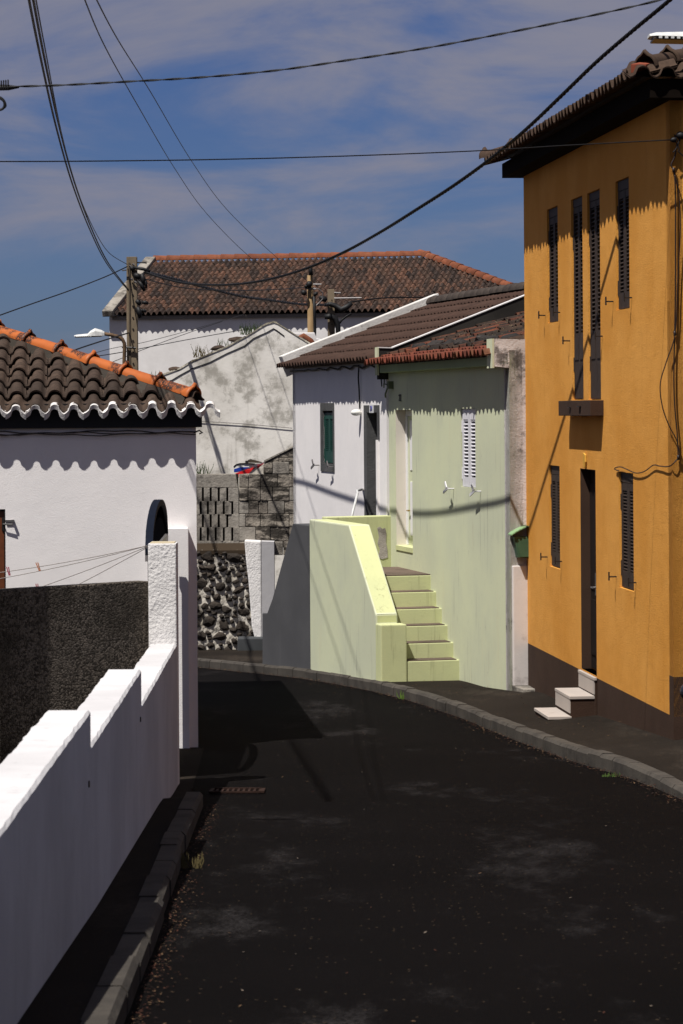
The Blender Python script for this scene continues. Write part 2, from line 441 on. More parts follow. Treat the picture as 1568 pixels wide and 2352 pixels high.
def m_asphalt(name, dark, light, patch, ps=(.58, .72, .8)):
    m, nt, b = newmat(name, .9, .04)
    P = pos(nt)
    c = mixc(nt, rng(nt, noise(nt, P, .5, 5, .6), .35, .65), dark, tuple(x * 1.35 for x in dark[:3]) + (1,))
    sp = noise(nt, P, 130, 3, .8)
    c = mixc(nt, rng(nt, sp, .62, .74), c, light)
    pt = mathn(nt, 'MULTIPLY', rng(nt, noise(nt, P, .8, 8, .72, sc3=(1, .35, 1)), ps[0], ps[1], 0, ps[2]), rng(nt, noise(nt, P, 45, 4, .8), .38, .6))
    c = mixc(nt, pt, c, patch)
    v = N(nt, 'ShaderNodeTexVoronoi'); v.inputs['Scale'].default_value = 26
    nt.links.new(P, v.inputs['Vector'])
    se = N(nt, 'ShaderNodeSeparateColor'); nt.links.new(v.outputs['Color'], se.inputs[0])
    chip = mathn(nt, 'MULTIPLY', mathn(nt, 'LESS_THAN', v.outputs['Distance'], .17), mathn(nt, 'GREATER_THAN', se.outputs[0], .88))
    c = mixc(nt, chip, c, C(.045, .032, .02))
    nt.links.new(c, b.inputs['Base Color'])
    bump(nt, b, noise(nt, P, 90, 3, .7), .7, .006)
    return m
CHIP = 1
ROADM = m_asphalt('black_asphalt', C(.0022, .0018, .0018), C(.010, .008, .007), C(.034, .031, .031), (.52, .70, .8))
WALKM = m_asphalt('dark_pavement', C(.013, .0105, .0085), C(.060, .046, .032), C(.050, .040, .031), (.5, .68, .8))
SOIL = m_asphalt('dark_soil', C(.03, .022, .015), C(.05, .04, .03), C(.05, .04, .03))

# ------------------------------------------------------------------ ground, road, pavements, kerbs
def strip(name, ys, xl, xr, z, mat, nx=3, kind='structure'):
    mb = MB()
    for i in range(len(ys)):
        a, b = xl(ys[i]), xr(ys[i])
        for j in range(nx + 1):
            mb.v.append(Vector((a + (b - a) * j / nx, ys[i], z(ys[i]))))
    for i in range(len(ys) - 1):
        for j in range(nx):
            k = i * (nx + 1) + j
            mb.f.append((k, k + 1, k + nx + 2, k + nx + 1)); mb.m.append(0)
    return mb.build(name, mat, kind=kind)
ys_far = [-40 + 2 * i for i in range(70)] + [110, 150, 250, 500, 900]
strip('ground', ys_far, lambda y: -700, lambda y: 700, lambda y: zg(y) - .06, SOIL, 8)

kpx = [(1568, 1836), (1500, 1806), (1420, 1778), (1345, 1757), (1270, 1731), (1200, 1706), (1090, 1660), (980, 1621), (930, 1606), (870, 1590), (760, 1568), (680, 1556), (600, 1547), (520, 1539), (453, 1532)]
kp = [onground(x, y) for x, y in kpx]
kp = [Vector((3.25, 2.0, 0)), Vector((3.0, 8.0, 0)), Vector((2.62, 14, 0))] + kp + [Vector((-4.6, 44.0, 0)), Vector((-9, 45.6, 0)), Vector((-16, 46.5, 0))]
for a in range(1, len(kp)):
    if kp[a].y <= kp[a - 1].y: kp[a].y = kp[a - 1].y + .05
def xk(y):
    for i in range(len(kp) - 1):
        if kp[i].y <= y <= kp[i + 1].y:
            t = (y - kp[i].y) / (kp[i + 1].y - kp[i].y)
            return kp[i].x * (1 - t) + kp[i + 1].x * t
    return kp[0].x if y < kp[0].y else -16
def xwall(y): return -1.026 - .01138 * y
_ka = onground(277.6, 2313, .10); _kb = onground(435, 1888, .10)
_kc = onground(481, 1786, .10)
def xlk(y):
    a, b = (_ka, _kb) if y < _kb.y else (_kb, _kc)
    return a.x + (b.x - a.x) * (min(y, 21) - a.y) / (b.y - a.y)
ysr = [2 + .25 * i for i in range(179)]
strip('road', ysr, lambda y: (xlk(y) - .05 if y < 20 else xlk(y) - .05 - (y - 20) * .06 if y < 27.5 else -30), lambda y: xk(y) + .05, lambda y: zg(y) - .002, ROADM, 10)
def kh(y): return .125 if y > 22.5 else max(.07, .125 - (22.5 - y) * .022)
def cross(y): return .10 if 23 < y < 30.5 else max(0, .10 - (y - 30.5) * .045) if y >= 30.5 else max(0, .10 - (23 - y) * .03)
mb = MB(); offs = [.10, .35, .6, .85, 1.1, 1.4, 9.5]
for i_, y in enumerate(ysr):
    for o_ in offs: mb.v.append(Vector((xk(y) + o_, y, zg(y) + kh(y) - .008 + cross(y) * min(1, max(0, o_ - .1) / 1.0))))
for i_ in range(len(ysr) - 1):
    for j_ in range(6):
        k = i_ * 7 + j_; mb.f.append((k, k + 1, k + 8, k + 7)); mb.m.append(0)
mb.build('pavement_right', WALKM, kind='structure')
strip('pavement_left', [2 + .5 * i for i in range(49)], lambda y: xwall(y) - .6, lambda y: xlk(y) - .10 - (0 if y < 20 else (y - 20) * .03), lambda y: zg(y) + (.10 if y < 19.4 else .10 - (y - 19.4) * .08 if y < 20.6 else .004), WALKM, 3)

def kerb_line(label, P, hfun, side, L0, z0=None, skip=0):
    root = thing('kerb', (P[0].x, P[0].y, zg(P[0].y)), label, 'kerb')
    # walk the polyline
    d = [0]
    for i in range(1, len(P)): d.append(d[-1] + (P[i].xy - P[i - 1].xy).length)
    def pt(t):
        t = max(0, min(t, d[-1] - 1e-4))
        for i in range(len(P) - 1):
            if d[i] <= t <= d[i + 1]:
                k = (t - d[i]) / max(1e-6, d[i + 1] - d[i]); q = P[i].lerp(P[i + 1], k)
                return Vector((q.x, q.y)), (P[i + 1].xy - P[i].xy).normalized()
    t = skip
    while t < d[-1] - .2:
        L = L0 * random.uniform(.85, 1.15); e = min(t + L - .012, d[-1])
        a, ta = pt(t); b, tb = pt(e)
        na = Vector((ta.y, -ta.x)) * side; nb = Vector((tb.y, -tb.x)) * side
        off = random.uniform(-.006, .006); dz = random.uniform(-.006, .006)
        w = .115
        mb = MB(); pr = []
        for q, nn in ((a, na), (b, nb)):
            h = hfun(q.y); z = zg(q.y)
            pr.append([Vector((*(q + nn * (off)), z - .15)), Vector((*(q + nn * (off)), z + h - .025 + dz)),
                       Vector((*(q + nn * (off + .022)), z + h + dz)), Vector((*(q + nn * (w + off)), z + h + dz)), Vector((*(q + nn * (w + off)), z - .15))])
        A, B = pr; n = 5
        mb.v = A + B
        mb.f = [tuple(range(n)), tuple(reversed(range(n, 2 * n)))] + [(i, (i + 1) % n, n + (i + 1) % n, n + i)[::-1] for i in range(n)]
        mb.m = [0] * len(mb.f)
        mb.build('kerb_stone', KERB, root, fix=True)
        t += L
    return root
kerb_line('long curved kerb of grey stones along the right pavement', kp, kh, 1, .46)
lkp = [Vector((xlk(y), y, 0)) for y in (2, 6, 10, 14, 17, 19.9)]
kerb_line('straight kerb half in shadow beside the low white garden wall', lkp, lambda y: .11, -1, .8)
print('KERB', _ka, _kb)
# inner gutter grating
g0 = onground(545, 1818)
gr = thing('drain_grate', (g0.x, g0.y, g0.z), 'small rusty drain grate in the gutter by the left kerb', 'drain grate')
mb = MB()
for i in range(9): mb.obox((g0.x - .16 + .04 * i, g0.y - .14, zg(g0.y - .14) + .004), (.018, 0, 0), (0, .28, -.017), (0, 0, .012))
GRM = simple('grate_rust', C(.03, .016, .012), .8, .1, var=.4)
mb.build('grate_bar', GRM, gr)
mb = MB()
for dx in (-.19, .19): mb.obox((g0.x + dx - .015, g0.y - .16, zg(g0.y - .16) + .004), (.03, 0, 0), (0, .32, -.019), (0, 0, .014))
for dy in (-.17, .15): mb.obox((g0.x - .175, g0.y + dy, zg(g0.y + dy) + .004), (.35, 0, 0), (0, .02, 0), (0, 0, .014))
mb.build('grate_frame', GRM, gr)

# ------------------------------------------------------------------ tiles
def profile(w, n=10, hc=.30, hp=.10, cw=.60):
    """one cover arch and half a pan each side, x in 0..w"""
    pts = []
    for i in range(n + 1):
        x = i / n
        if abs(x - .5) < cw / 2:
            t = (x - .5) / (cw / 2); z = hc * math.sqrt(max(0, 1 - t * t)) ** .9
        else:
            t = (abs(x - .5) - cw / 2) / (.5 - cw / 2); z = -hp * math.sin(t * math.pi / 2)
        pts.append(((.5 + (x - .5) * 1.05) * w, z * w))
    return pts
def tile_mesh(name, w, L, mat, thick=.014, taper=.96, plumb=.2, **k):
    p = profile(w, **k); n = len(p); mb = MB()
    lift = thick + .006
    for (x, z) in p: mb.v.append(Vector((x, z * plumb, z + lift)))
    for (x, z) in p: mb.v.append(Vector((w / 2 + (x - w / 2) * taper, L, z * .9)))
    for (x, z) in p: mb.v.append(Vector((x, z * plumb, z + lift - thick)))
    for (x, z) in p: mb.v.append(Vector((w / 2 + (x - w / 2) * taper, L, z * .9 - thick)))
    for i in range(n - 1):
        mb.f.append((i, i + 1, n + i + 1, n + i)); mb.f.append((2 * n + i, 2 * n + i + 1, i + 1, i))
        mb.f.append((3 * n + i, 3 * n + i + 1, 2 * n + i + 1, 2 * n + i))
    mb.m = [0] * len(mb.f)
    me = mb.mesh(name, mat)
    for i, pl in enumerate(me.polygons): pl.use_smooth = (i % 3 == 0)
    return me
def tile_roof(parent, O, v, n, w, e, c0, c1, rows, inside, mats, jit=.004, limit=300, rot=.01, name='tile', hc=.30, hp=.10, cw=.60, drop=0, thick=.014, up=None, taper=.96, plumb=.2):
    """O: point on eave; v up the slope; columns c0..c1 along u=v x n"""
    u = v.cross(n).normalized()
    meshes = [tile_mesh(name, w, e * 1.16, m, thick, plumb=plumb, hc=hc, hp=hp, cw=cw) for m in mats]
    if up: meshes.append(tile_mesh(name, w, e * 1.16, mats[-1], thick, taper=taper, **up))
    cells = []
    for r in range(rows):
        for c in range(c0, c1):
            if drop and random.random() < drop: continue
            if inside((c + .5) * w, (r + .4) * e): cells.append((r, c))
    big = MB(); cnt = 0
    for (r, c) in cells:
        o = O + u * (c * w + random.uniform(-jit, jit)) + v * (r * e + random.uniform(-jit, jit) * 2) + n * random.uniform(0, jit)
        a = random.uniform(-rot, rot)
        uu = (u * math.cos(a) + v * math.sin(a)); vv = (v * math.cos(a) - u * math.sin(a))
        M = basis(o, uu, vv, n)
        mi = 0 if (r == 0 or len(meshes) == 1) else random.randrange(1, len(meshes))
        if cnt < limit:
            place(name, meshes[mi], M, parent); cnt += 1
        else:
            k = len(big.v); me = meshes[mi]
            big.v += [M @ vt.co for vt in me.vertices]
            for i, pl in enumerate(me.polygons): big.f.append(tuple(k + q for q in pl.vertices)); big.m.append(min(mi, len(mats) - 1))
    if big.v: big.build('tile_field', list(mats), parent, smooth=True, kind='stuff')
def ridge_mesh(name, r0, r1, L, mat, collar=True, seg=10, nub=.0):
    """barrel along +y, widening collar at the low (y=0) end"""
    mb = MB()
    prof = [(0, r1 * 1.12), (.035, r1 * 1.14), (.055, r1 * 1.02), (.09, r0 * 1.05), (L, r0 * .95)] if collar else [(0, r1), (L, r0)]
    for (y, r) in prof:
        for i in range(seg + 1):
            th = math.pi * (i / seg)
            k = nub if (collar and i == seg // 2 and y < .05) else 0
            mb.v.append(Vector((-r * math.cos(th), y, r * math.sin(th) + k)))
    y, r = prof[0]
    for i in range(seg + 1):
        th = math.pi * (i / seg); mb.v.append(Vector((-(r - .016) * math.cos(th), 0, (r - .016) * math.sin(th) + (nub * .8 if i == seg // 2 else 0))))
    n = len(prof)
    for j in range(n - 1):
        for i in range(seg):
            k = j * (seg + 1) + i
            mb.f.append((k, k + 1, k + seg + 2, k + seg + 1)[::1])
    k0 = n * (seg + 1)
    for i in range(seg): mb.f.append((k0 + i, k0 + i + 1, i + 1, i))
    mb.m = [0] * len(mb.f)
    return mb.mesh(name, mat, smooth=True)
def ridge_run(parent, A, B, mesh, step, name='ridge_tile', jit=.01):
    d = (B - A); L = d.length; d.normalize()
    side = d.cross(Vector((0, 0, 1))).normalized(); up = side.cross(d).normalized()
    k = 0
    while k * step < L - step * .3:
        o = A + d * (k * step) + up * random.uniform(0, jit) + side * random.uniform(-jit, jit)
        place(name, mesh, basis(o, side, d, up), parent); k += 1

# ------------------------------------------------------------------ shutters
def shutters(parent, fr, s0, s1, z0, z1, n0, mat, nsl, slat_z, name='shutter', hinge=True, mid=None):
    """two louvred leaves; slat_z=(zbot,ztop) of the louvred part"""
    sh = MB()
    w = (s1 - s0) / 2; st = w * .15; t = .035
    for k in range(2):
        a = s0 + w * k + .004; b = a + w - .008
        sh.fbox(fr, a, a + st, n0, n0 + t, z0, z1)
        sh.fbox(fr, b - st, b, n0, n0 + t, z0, z1)
        sh.fbox(fr, a + st, b - st, n0 + .002, n0 + t - .002, slat_z[1], z1)
        sh.fbox(fr, a + st, b - st, n0 + .002, n0 + t - .002, z0, slat_z[0])
        if mid: sh.fbox(fr, a + st, b - st, n0 + .002, n0 + t - .002, mid[0], mid[1])
    if hinge:
        for zz in (z0 + (z1 - z0) * .18, z0 + (z1 - z0) * .82):
            sh.fbox(fr, s1 - .004, s1 + .035, n0, n0 + t + .006, zz - .07, zz + .07)
            sh.fbox(fr, s0 - .035, s0 + .004, n0, n0 + t + .006, zz - .07, zz + .07)
    leaf = sh.build(name, mat, parent)
    sw = w - .008 - 2 * st
    p = (slat_z[1] - slat_z[0]) / nsl
    m = MB(); m.obox((0, 0, 0), fr.D * sw, fr.N * .026 + Vector((0, 0, -.020)), Vector((0, 0, .007)))
    me = m.mesh('slat', mat)
    for k in range(2):
        a = s0 + w * k + .004 + st
        for i in range(nsl):
            z = slat_z[0] + p * (i + .98)
            if mid and mid[0] - p < z < mid[1] + p: continue
            o = bpy.data.objects.new('slat', me); o.parent = leaf
            o.location = fr.p(a, n0 + .002, z) - org(parent); link(o)
    return leaf
def hook(parent, fr, s, z, mat, n=0.0):
    m = MB(); m.tube([fr.p(s, n - .01, z), fr.p(s, n + .075, z)], .007, 5)
    m.fbox(fr, s - .008, s + .008, n + .066, n + .078, z - .035, z + .045)
    m.build('shutter_hook', mat, parent)

# ------------------------------------------------------------------ 1. orange house
X0 = 5.07
OF = Frame((X0 - .0952 * 23.93, 23.93), (-.0952, 1), (-1, 0))         # s from the near corner away
oc = OF.p(0, 0, zg(23.9))
house = thing('orange_house', (oc.x, oc.y, zg(23.93)), 'two storey orange house with dark brown shutters and plinth on the right', 'house')
Lo = 7.78; zt = 2.74
def P_(x, y, n=0.0): return OF.px(x, y, n)
zp = P_(1375, 1559)[1]
zp2 = at(1555, 1555, 23.9)[2]
wins = {}
def win(x0, x1, ytop, ybot):
    sb, zt_ = P_(x0, ytop[0]); sa, _ = P_(x1, ytop[1])
    _, zb = P_(x1, ybot[1])
    z_t = (zt_ + P_(x1, ytop[1])[1]) / 2; z_b = (P_(x0, ybot[0])[1] + zb) / 2
    return (sa, sb, z_b, z_t)
W1 = win(1255.5, 1280, (478, 475), (742, 739))
W2 = win(1311, 1336.5, (458, 449), (917, 918))
W3 = win(1348, 1376.5, (443, 434), (918, 918))
W4 = win(1413, 1443.5, (416, 406), (712, 709))
L1 = win(1260.5, 1284.5, (1068, 1069.5), (1300, 1306))
L2 = win(1420.5, 1453.5, (1083, 1087), (1348, 1358))
DR = win(1332.5, 1367, (1076, 1078), (1538, 1546))
ops = [W1, W2, W3, W4, L1, L2, DR]
mb = MB(); wall_panel(mb, OF, 0, Lo, zp, zt, .10, ops, 0)
EF = Frame(OF.p(0, 0, 0).xy, (OF.n * -1), (0, -1))                      # the end wall, s away to the right
wall_panel(mb, EF, 0.0, 6.0, zp2, zt, .16)
mb.fbox(OF, Lo - .2, Lo, -6, -.16, zp - 1.5, zt)
mb.build('wall', ORANGE, house)
mb = MB(); wall_panel(mb, OF, -.004, Lo, zg(33) - .6, zp, .10, [(DR[0], DR[1], DR[2], zp)])
wall_panel(mb, EF, -.004, 6.0, zg(24) - .5, zp2, .16)
mb.build('plinth', BROWN, house)
mb = MB()
for (a, b, c, d) in ops: mb.fbox(OF, a, b, -.125, -.104, c, d)
mb.build('window_room', BEHIND, house)
# brown reveals of the front door (paint)
mb = MB()
mb.fbox(OF, DR[1] - .004, DR[1] + .0, -.10, .002, DR[2], DR[3]); mb.fbox(OF, DR[0] , DR[0] + .004, -.10, .002, DR[2], DR[3])
mb.fbox(OF, DR[0] + .005, DR[1] - .005, -.10, .002, DR[3] - .004, DR[3])
mb.build('door_reveal', BROWN, house)
mb = MB()
mb.fbox(OF, DR[0] + .005, DR[1] - .005, -.103, -.095, DR[2] + .01, DR[3] - .01)
wd = DR[1] - DR[0]
for q in (0, 1):
    a = DR[0] + .04 + q * wd / 2; b = a + wd / 2 - .08
    mb.fbox(OF, a, b, -.095, -.085, DR[2] + .15, DR[2] + .7); mb.fbox(OF, a, b, -.095, -.085, DR[2] + .8, DR[3] - .15)
dr = mb.build('front_door', DKBROWN, house, bevel=.004)
mb = MB(); sdh, zdh = DR[0] + wd * .5, P_(1360, 1352)[1]
mb.fbox(OF, sdh + .02, sdh + .06, -.085, -.075, zdh - .08, zdh + .14)
mb.tube([OF.p(sdh + .04, -.08, zdh), OF.p(sdh + .04, -.03, zdh), OF.p(sdh - .08, -.025, zdh)], .009, 6)
mb.build('door_handle', METAL, dr)
for nm, w_, ns, zs in (('a', W1, 22, None), ('b', W4, 24, None), ('c', L1, 24, None), ('d', L2, 24, None)):
    H = w_[3] - w_[2]
    shutters(house, OF, w_[0] + .012, w_[1] - .012, w_[2] + .01, w_[3] - .10, -.055, SHUT, ns, (w_[2] + .16, w_[3] - .17))
    mb = MB(); mb.fbox(OF, w_[0] + .004, w_[1] - .004, -.098, -.02, w_[3] - .095, w_[3] - .004); mb.build('window_lintel', SHUT, house)
    for s in (w_[0] - .11, w_[1] + .14):
        hook(house, OF, s, w_[2] + .09, IRON)
for w_ in (W2, W3):
    zs = P_(1340, 762)[1]
    shutters(house, OF, w_[0] + .012, w_[1] - .012, w_[2] + .01, w_[3] - .09, -.055, SHUT, 29, (zs, w_[3] - .15))
    mb = MB(); mb.fbox(OF, w_[0] + .004, w_[1] - .004, -.098, -.02, w_[3] - .085, w_[3] - .004); mb.build('window_lintel', SHUT, house)
    for k in range(2):                                      # solid lower boards with a sunk field
        a = w_[0] + .012 + (w_[1] - w_[0] - .024) / 2 * k; b = a + (w_[1] - w_[0] - .024) / 2
        mb = MB(); mb.fbox(OF, a + .05, b - .05, -.03, -.014, w_[2] + .40, zs - .04); mb.build('shutter_panel', SHUT, house)
    hook(house, OF, w_[0] - .10 if w_ is W3 else w_[1] + .12, P_(1340, 778)[1], IRON)
# slab under the two tall shutters
sa, zb1 = P_(1386, 956); sb_, zt1 = P_(1311, 924)
mb = MB(); mb.fbox(OF, sa, sb_, -.01, .13, zb1 + .005, zb1 + .155); sl = mb.build('balcony_slab', BROWN, house, bevel=.006)
mb = MB(); s_, z_ = P_(1309, 936, .13); mb.fbox(OF, s_ - .04, s_ + .03, .13, .15, z_ - .004, z_ + .004); s_, z_ = P_(1332, 933, .13); mb.fbox(OF, s_ - .05, s_ + .05, .13, .155, z_ - .004, z_ + .004)
mb.build('slab_bracket', IRON, sl)
# yellow ornament above the door
s_, z_ = P_(1346, 1058)
mb = MB(); mb.prism([OF.p(s_ + ds, .004, z_ + dz) for ds, dz in ((-.04, .06), (.05, .08), (.06, .0), (.03, -.06), (-.03, -.07), (-.05, -.01))], OF.N * .02)
mb.build('door_ornament', plaster('ochre_ornament', C(.55, .3, .05)), house, bevel=.004)
# cornice and eave tiles
zc0, zc1 = 2.60, 2.76; oh = .21
mb = MB(); mb.fbox(OF, -oh, Lo + oh, -.05, oh, zc0, zc1); mb.fbox(EF, .051, 6.0, -.05, oh, zc0 - .0, zc1 - .001)
mb.build('cornice', simple('cornice_black_brown', C(.009, .0065, .005), .9, .02), house)
pit = R(17); zE = 2.765
v1 = Vector((-OF.n.x * math.cos(pit), -OF.n.y * math.cos(pit), math.sin(pit)))
n1 = (Vector((0, 0, 1)) - v1 * v1.z).normalized()
n1 = v1.cross(OF.D).normalized(); n1 = n1 if n1.z > 0 else -n1
tov = .385; tend = .27
C1 = OF.p(-tend, tov, zE); u1 = v1.cross(n1).normalized()     # u1 points toward -s
wt = .185
Far1 = OF.p(Lo + .33, tov, zE); Lr = (C1 - Far1).length
tile_roof(house, Far1, v1, n1, wt, .36, 0, int(Lr / wt), 7, lambda u, v: v * math.cos(pit) < (Lr - u) + .05 and v * math.cos(pit) < u + .05, [TOR], hc=.30, limit=150)
v2 = Vector((-EF.n.x * math.cos(pit), -EF.n.y * math.cos(pit), math.sin(pit)))
n2 = v2.cross(EF.D).normalized(); n2 = n2 if n2.z > 0 else -n2
u2 = v2.cross(n2).normalized()
tile_roof(house, C1, v2, n2, .21, .36, 0, 16, 8, lambda u, v: v * math.cos(pit) < u + .1, [TOR], hc=.32, limit=60)
mb = MB()
hipd = (EF.D - OF.N * 0).normalized()
Lh = Lr / 2
apex = C1 + (Vector((u1.x, u1.y, 0)) * -Lh) + Vector((v1.x, v1.y, 0)).normalized() * Lh + Vector((0, 0, Lh * math.tan(pit)))
gi = .13
d1 = OF.p(Lo + .33 - gi, tov - gi, zE - .02 + gi * .3); d2 = OF.p(-tend + gi, tov - gi, zE - .02 + gi * .3)
mb.quadm([d1, d2, apex - Vector((0, 0, .02))])
far2 = C1 + EF.D * 6.2
mb.quadm([d2, far2 - EF.N * gi + Vector((0, 0, gi * .3 - .02)), far2 + EF.N * -Lh + Vector((0, 0, Lh * math.tan(pit) - .02)), apex - Vector((0, 0, .02))])
mb.build('roof_deck', DKBROWN, house)
rm = ridge_mesh('hip_tile', .085, .10, .42, TOR, nub=.03)
Mh = C1 + Vector((0, 0, .055)) + (apex - C1).normalized() * .22
ridge_run(house, Mh, apex, rm, .36, 'hip_tile', .004)
# far hip end nub
ridge_run(house, Far1 + Vector((0, 0, .05)), apex + Vector((0, 0, .0)), rm, .38, 'hip_tile', .004)
mb = MB(); mb.obox(C1 + (apex - C1).normalized() * .13 - Vector((.07, 0, -.02)), (apex - C1).normalized() * .5, EF.D * .13, (0, 0, .07))
mb.build('hip_mortar', simple('red_mortar', C(.22, .06, .035), .9, .1, bs=50), house)

# door steps
st = thing('door_steps', OF.p(DR[0], .3, zg(27)), 'three cream topped steps up to the orange house door', 'steps')
def px3(pts, z): return [Vector((*(ray(x, y) * (z / ray(x, y).z)).xy, z)) for x, y in pts]
sA = DR[0] - .0; sB = DR[1] + .03
z3 = DR[2]
lv = [(z3 - .005, .0, .14, sA, sA + .86), (P_(1300, 1598, .42)[1], .14, .44, sA + .0, sA + 1.05), (P_(1290, 1644, .62)[1], .44, .66, sA + .0, sA + 1.15)]
zA_ = P_(1327, 1545, .03)[1]; zB_ = P_(1271, 1578, .27)[1]; zC_ = P_(1223, 1623, .48)[1]
print('STEPS', DR[2], zA_, zB_, zC_, zg(29), zg(31.4))
zs3 = [DR[2] - .012, DR[2] - .21, DR[2] - .395]
zs_l = [DR[2] - .012, zB_, zC_]
lv = [(zs_l[0], 0.004, .035, sA - .02, sB), (zs_l[1], .03, .27, sA + .0, sB), (zs_l[2], .27, .48, sA + .0, sB)]
for z_, na, nb, s0, s1 in lv:
    mb = MB(); mb.fbox(OF, s0 + .01, s1 - .01, .004, nb - .012, zg(28) - .4, z_ - .03)
    body = mb.build('step_block', [BROWN], st)
    mb = MB(); mb.fbox(OF, s0, s1, na - (.0 if na < .01 else .02), nb, z_ - .03, z_); mb.build('step_tread', CREAM, st, bevel=.004)
    if z_ != zs_l[2]:
        mb = MB(); mb.fbox(OF, s0 + .012, s1 - .012, nb - .012, nb - .004, z_ - .165, z_ - .031); mb.build('step_riser', CREAM, st)

# ------------------------------------------------------------------ 2. green house with outdoor stair
GF = Frame((1.876, 31.6), (-.215, 1), (-1, 0))
Lg = (37.42 - 31.6) * math.hypot(1, .215)
def G_(x, y, n=0.0): return GF.px(x, y, n)
gh = thing('green_house', GF.p(0, 0, zg(31.6)), 'low pale green house with white louvred shutter and stained dark tile roof', 'house')
zgt = G_(1150, 846)[1]
def winf(px, x0, x1, yt, yb):
    sb, z1a = px(x0, yt); sa, z1b = px(x1, yt); _, z0 = px((x0 + x1) / 2, yb)
    return (sa, sb, z0, (z1a + z1b) / 2)
GW = winf(G_, 1057.5, 1091, 938, 1119)
GD = winf(G_, 908, 945.5, 941, 1258)
mb = MB(); wall_panel(mb, GF, 0, Lg, zg(38) - .5, zgt + .2, .15, [GW, GD]); mb.build('wall', SAGE, gh)
mb = MB()                                                     # cream reveals of the door
mb.fbox(GF, GD[1] - .004, GD[1], -.145, -.002, GD[2], GD[3]); mb.fbox(GF, GD[0], GD[1] - .005, -.145, -.002, GD[3] - .004, GD[3])
mb.build('door_reveal', CREAMR, gh)
mb = MB(); mb.fbox(GF, GD[0], GD[1], -.2, .012, GD[2] - .04, GD[2] + .02); mb.build('door_sill', LIME, gh)
wdg = GD[1] - GD[0]
mb = MB()
for a, b in ((0, .07), (wdg - .07, wdg)): mb.fbox(GF, GD[0] + a, GD[0] + b, -.22, -.13, GD[2] + .02, GD[3] - .08)
mb.fbox(GF, GD[0], GD[1], -.22, -.13, GD[3] - .08, GD[3] - .005)
mb.build('door_frame', PVC, gh, bevel=.006)
mb = MB(); mb.fbox(GF, GD[0] + .08, GD[1] - .08, -.20, -.155, GD[2] + .03, GD[3] - .09)
for zz in (0, 1): mb.fbox(GF, GD[0] + .2, GD[1] - .2, -.155, -.14, GD[2] + .15 + zz * .85, GD[2] + .85 + zz * .8)
gd = mb.build('front_door', PVC, gh, bevel=.004)
s_, z_ = G_(936, 1170, -.2)
mb = MB(); mb.tube([GF.p(GD[1] - .14, -.16, z_), GF.p(GD[1] - .14, -.11, z_), GF.p(GD[1] - .26, -.105, z_)], .010, 6); mb.build('door_handle', BRASS, gd)
mb = MB(); mb.fbox(GF, GW[0], GW[1], -.16, -.13, GW[2], GW[3]); mb.build('window_room', BEHIND, gh)
mb = MB(); mb.fbox(GF, GW[0], GW[1], -.12, -.02, GW[3] - .05, GW[3] - .002); mb.build('window_frame', WSHUT, gh)
shutters(gh, GF, GW[0] + .01, GW[1] - .01, GW[2] + .005, GW[3] - .055, -.05, WSHUT, 16, (GW[2] + .12, GW[3] - .13))
def wing_hook(parent, fr, s, z, mat):
    m = MB(); m.tube([fr.p(s, -.01, z), fr.p(s, .09, z)], .009, 6)
    m.obox(fr.p(s - .03, .08, z - .01), fr.D * .20 + Vector((0, 0, -.055)), fr.N * .012, (0, 0, .035))
    m.obox(fr.p(s + .02, .085, z), fr.D * .07 + Vector((0, 0, .07)), fr.N * .012, fr.D * -.03 + Vector((0, 0, .02)))
    m.build('shutter_stay', mat, parent)
for x, y in ((1042, 1122), (1104, 1128)):
    s_, z_ = G_(x, y); wing_hook(gh, GF, s_, z_, WSHUT)
# cornice under the eave, eave shade painted in as a darker sage
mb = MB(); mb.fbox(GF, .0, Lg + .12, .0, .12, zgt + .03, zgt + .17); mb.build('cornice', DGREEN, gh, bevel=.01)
# the gable end wall that faces down the street, weathered white
GE = Frame(GF.P, -GF.n, (0, -1))
zk = at(1150, 779, 31.5)[2]
mb = MB()
s1183 = .62
poly = [GE.p(.0, 0, zg(32) - .5), GE.p(3.2, 0, zg(32) - .5), GE.p(3.2, 0, zk + .95), GE.p(.40, 0, zk + .02), GE.p(.12, 0, zk), GE.p(-.17, 0, zk + .01), GE.p(-.17, 0, zgt + .02), GE.p(0, 0, zgt)]
mb.prism(poly, GE.N * -.22); mb.build('gable_wall', WEATH2, gh)
mb = MB(); mb.obox(GE.p(-.195, .001, zgt), GE.D * .022, GE.N * -.24, (0, 0, zk - zgt + .01)); mb.build('gable_edge', SAGE, gh)
mb = MB(); zl = at(1185, 1301, 31.4)[2]; mb.fbox(GE, .012, .20, -.01, .045, zg(32) - .3, zl); mb.build('wall_pier', plaster('pier_white', C(.62, .58, .55), C(.55, .51, .49), grime=C(.25, .22, .21), gr=(.55, .7, .6)), gh, bevel=.012)
mb = MB(); mb.fbox(GE, .205, .26, -.01, .03, zg(32) - .3, zl + .1); mb.build('gutter_pipe', PVC, gh, bevel=.008)
mb = MB(); mb.fbox(GE, .0, .5, .02, .5, zg(31) - .3, zg(31.4) + .22); mb.build('concrete_slab', CONC, gh, bevel=.01)
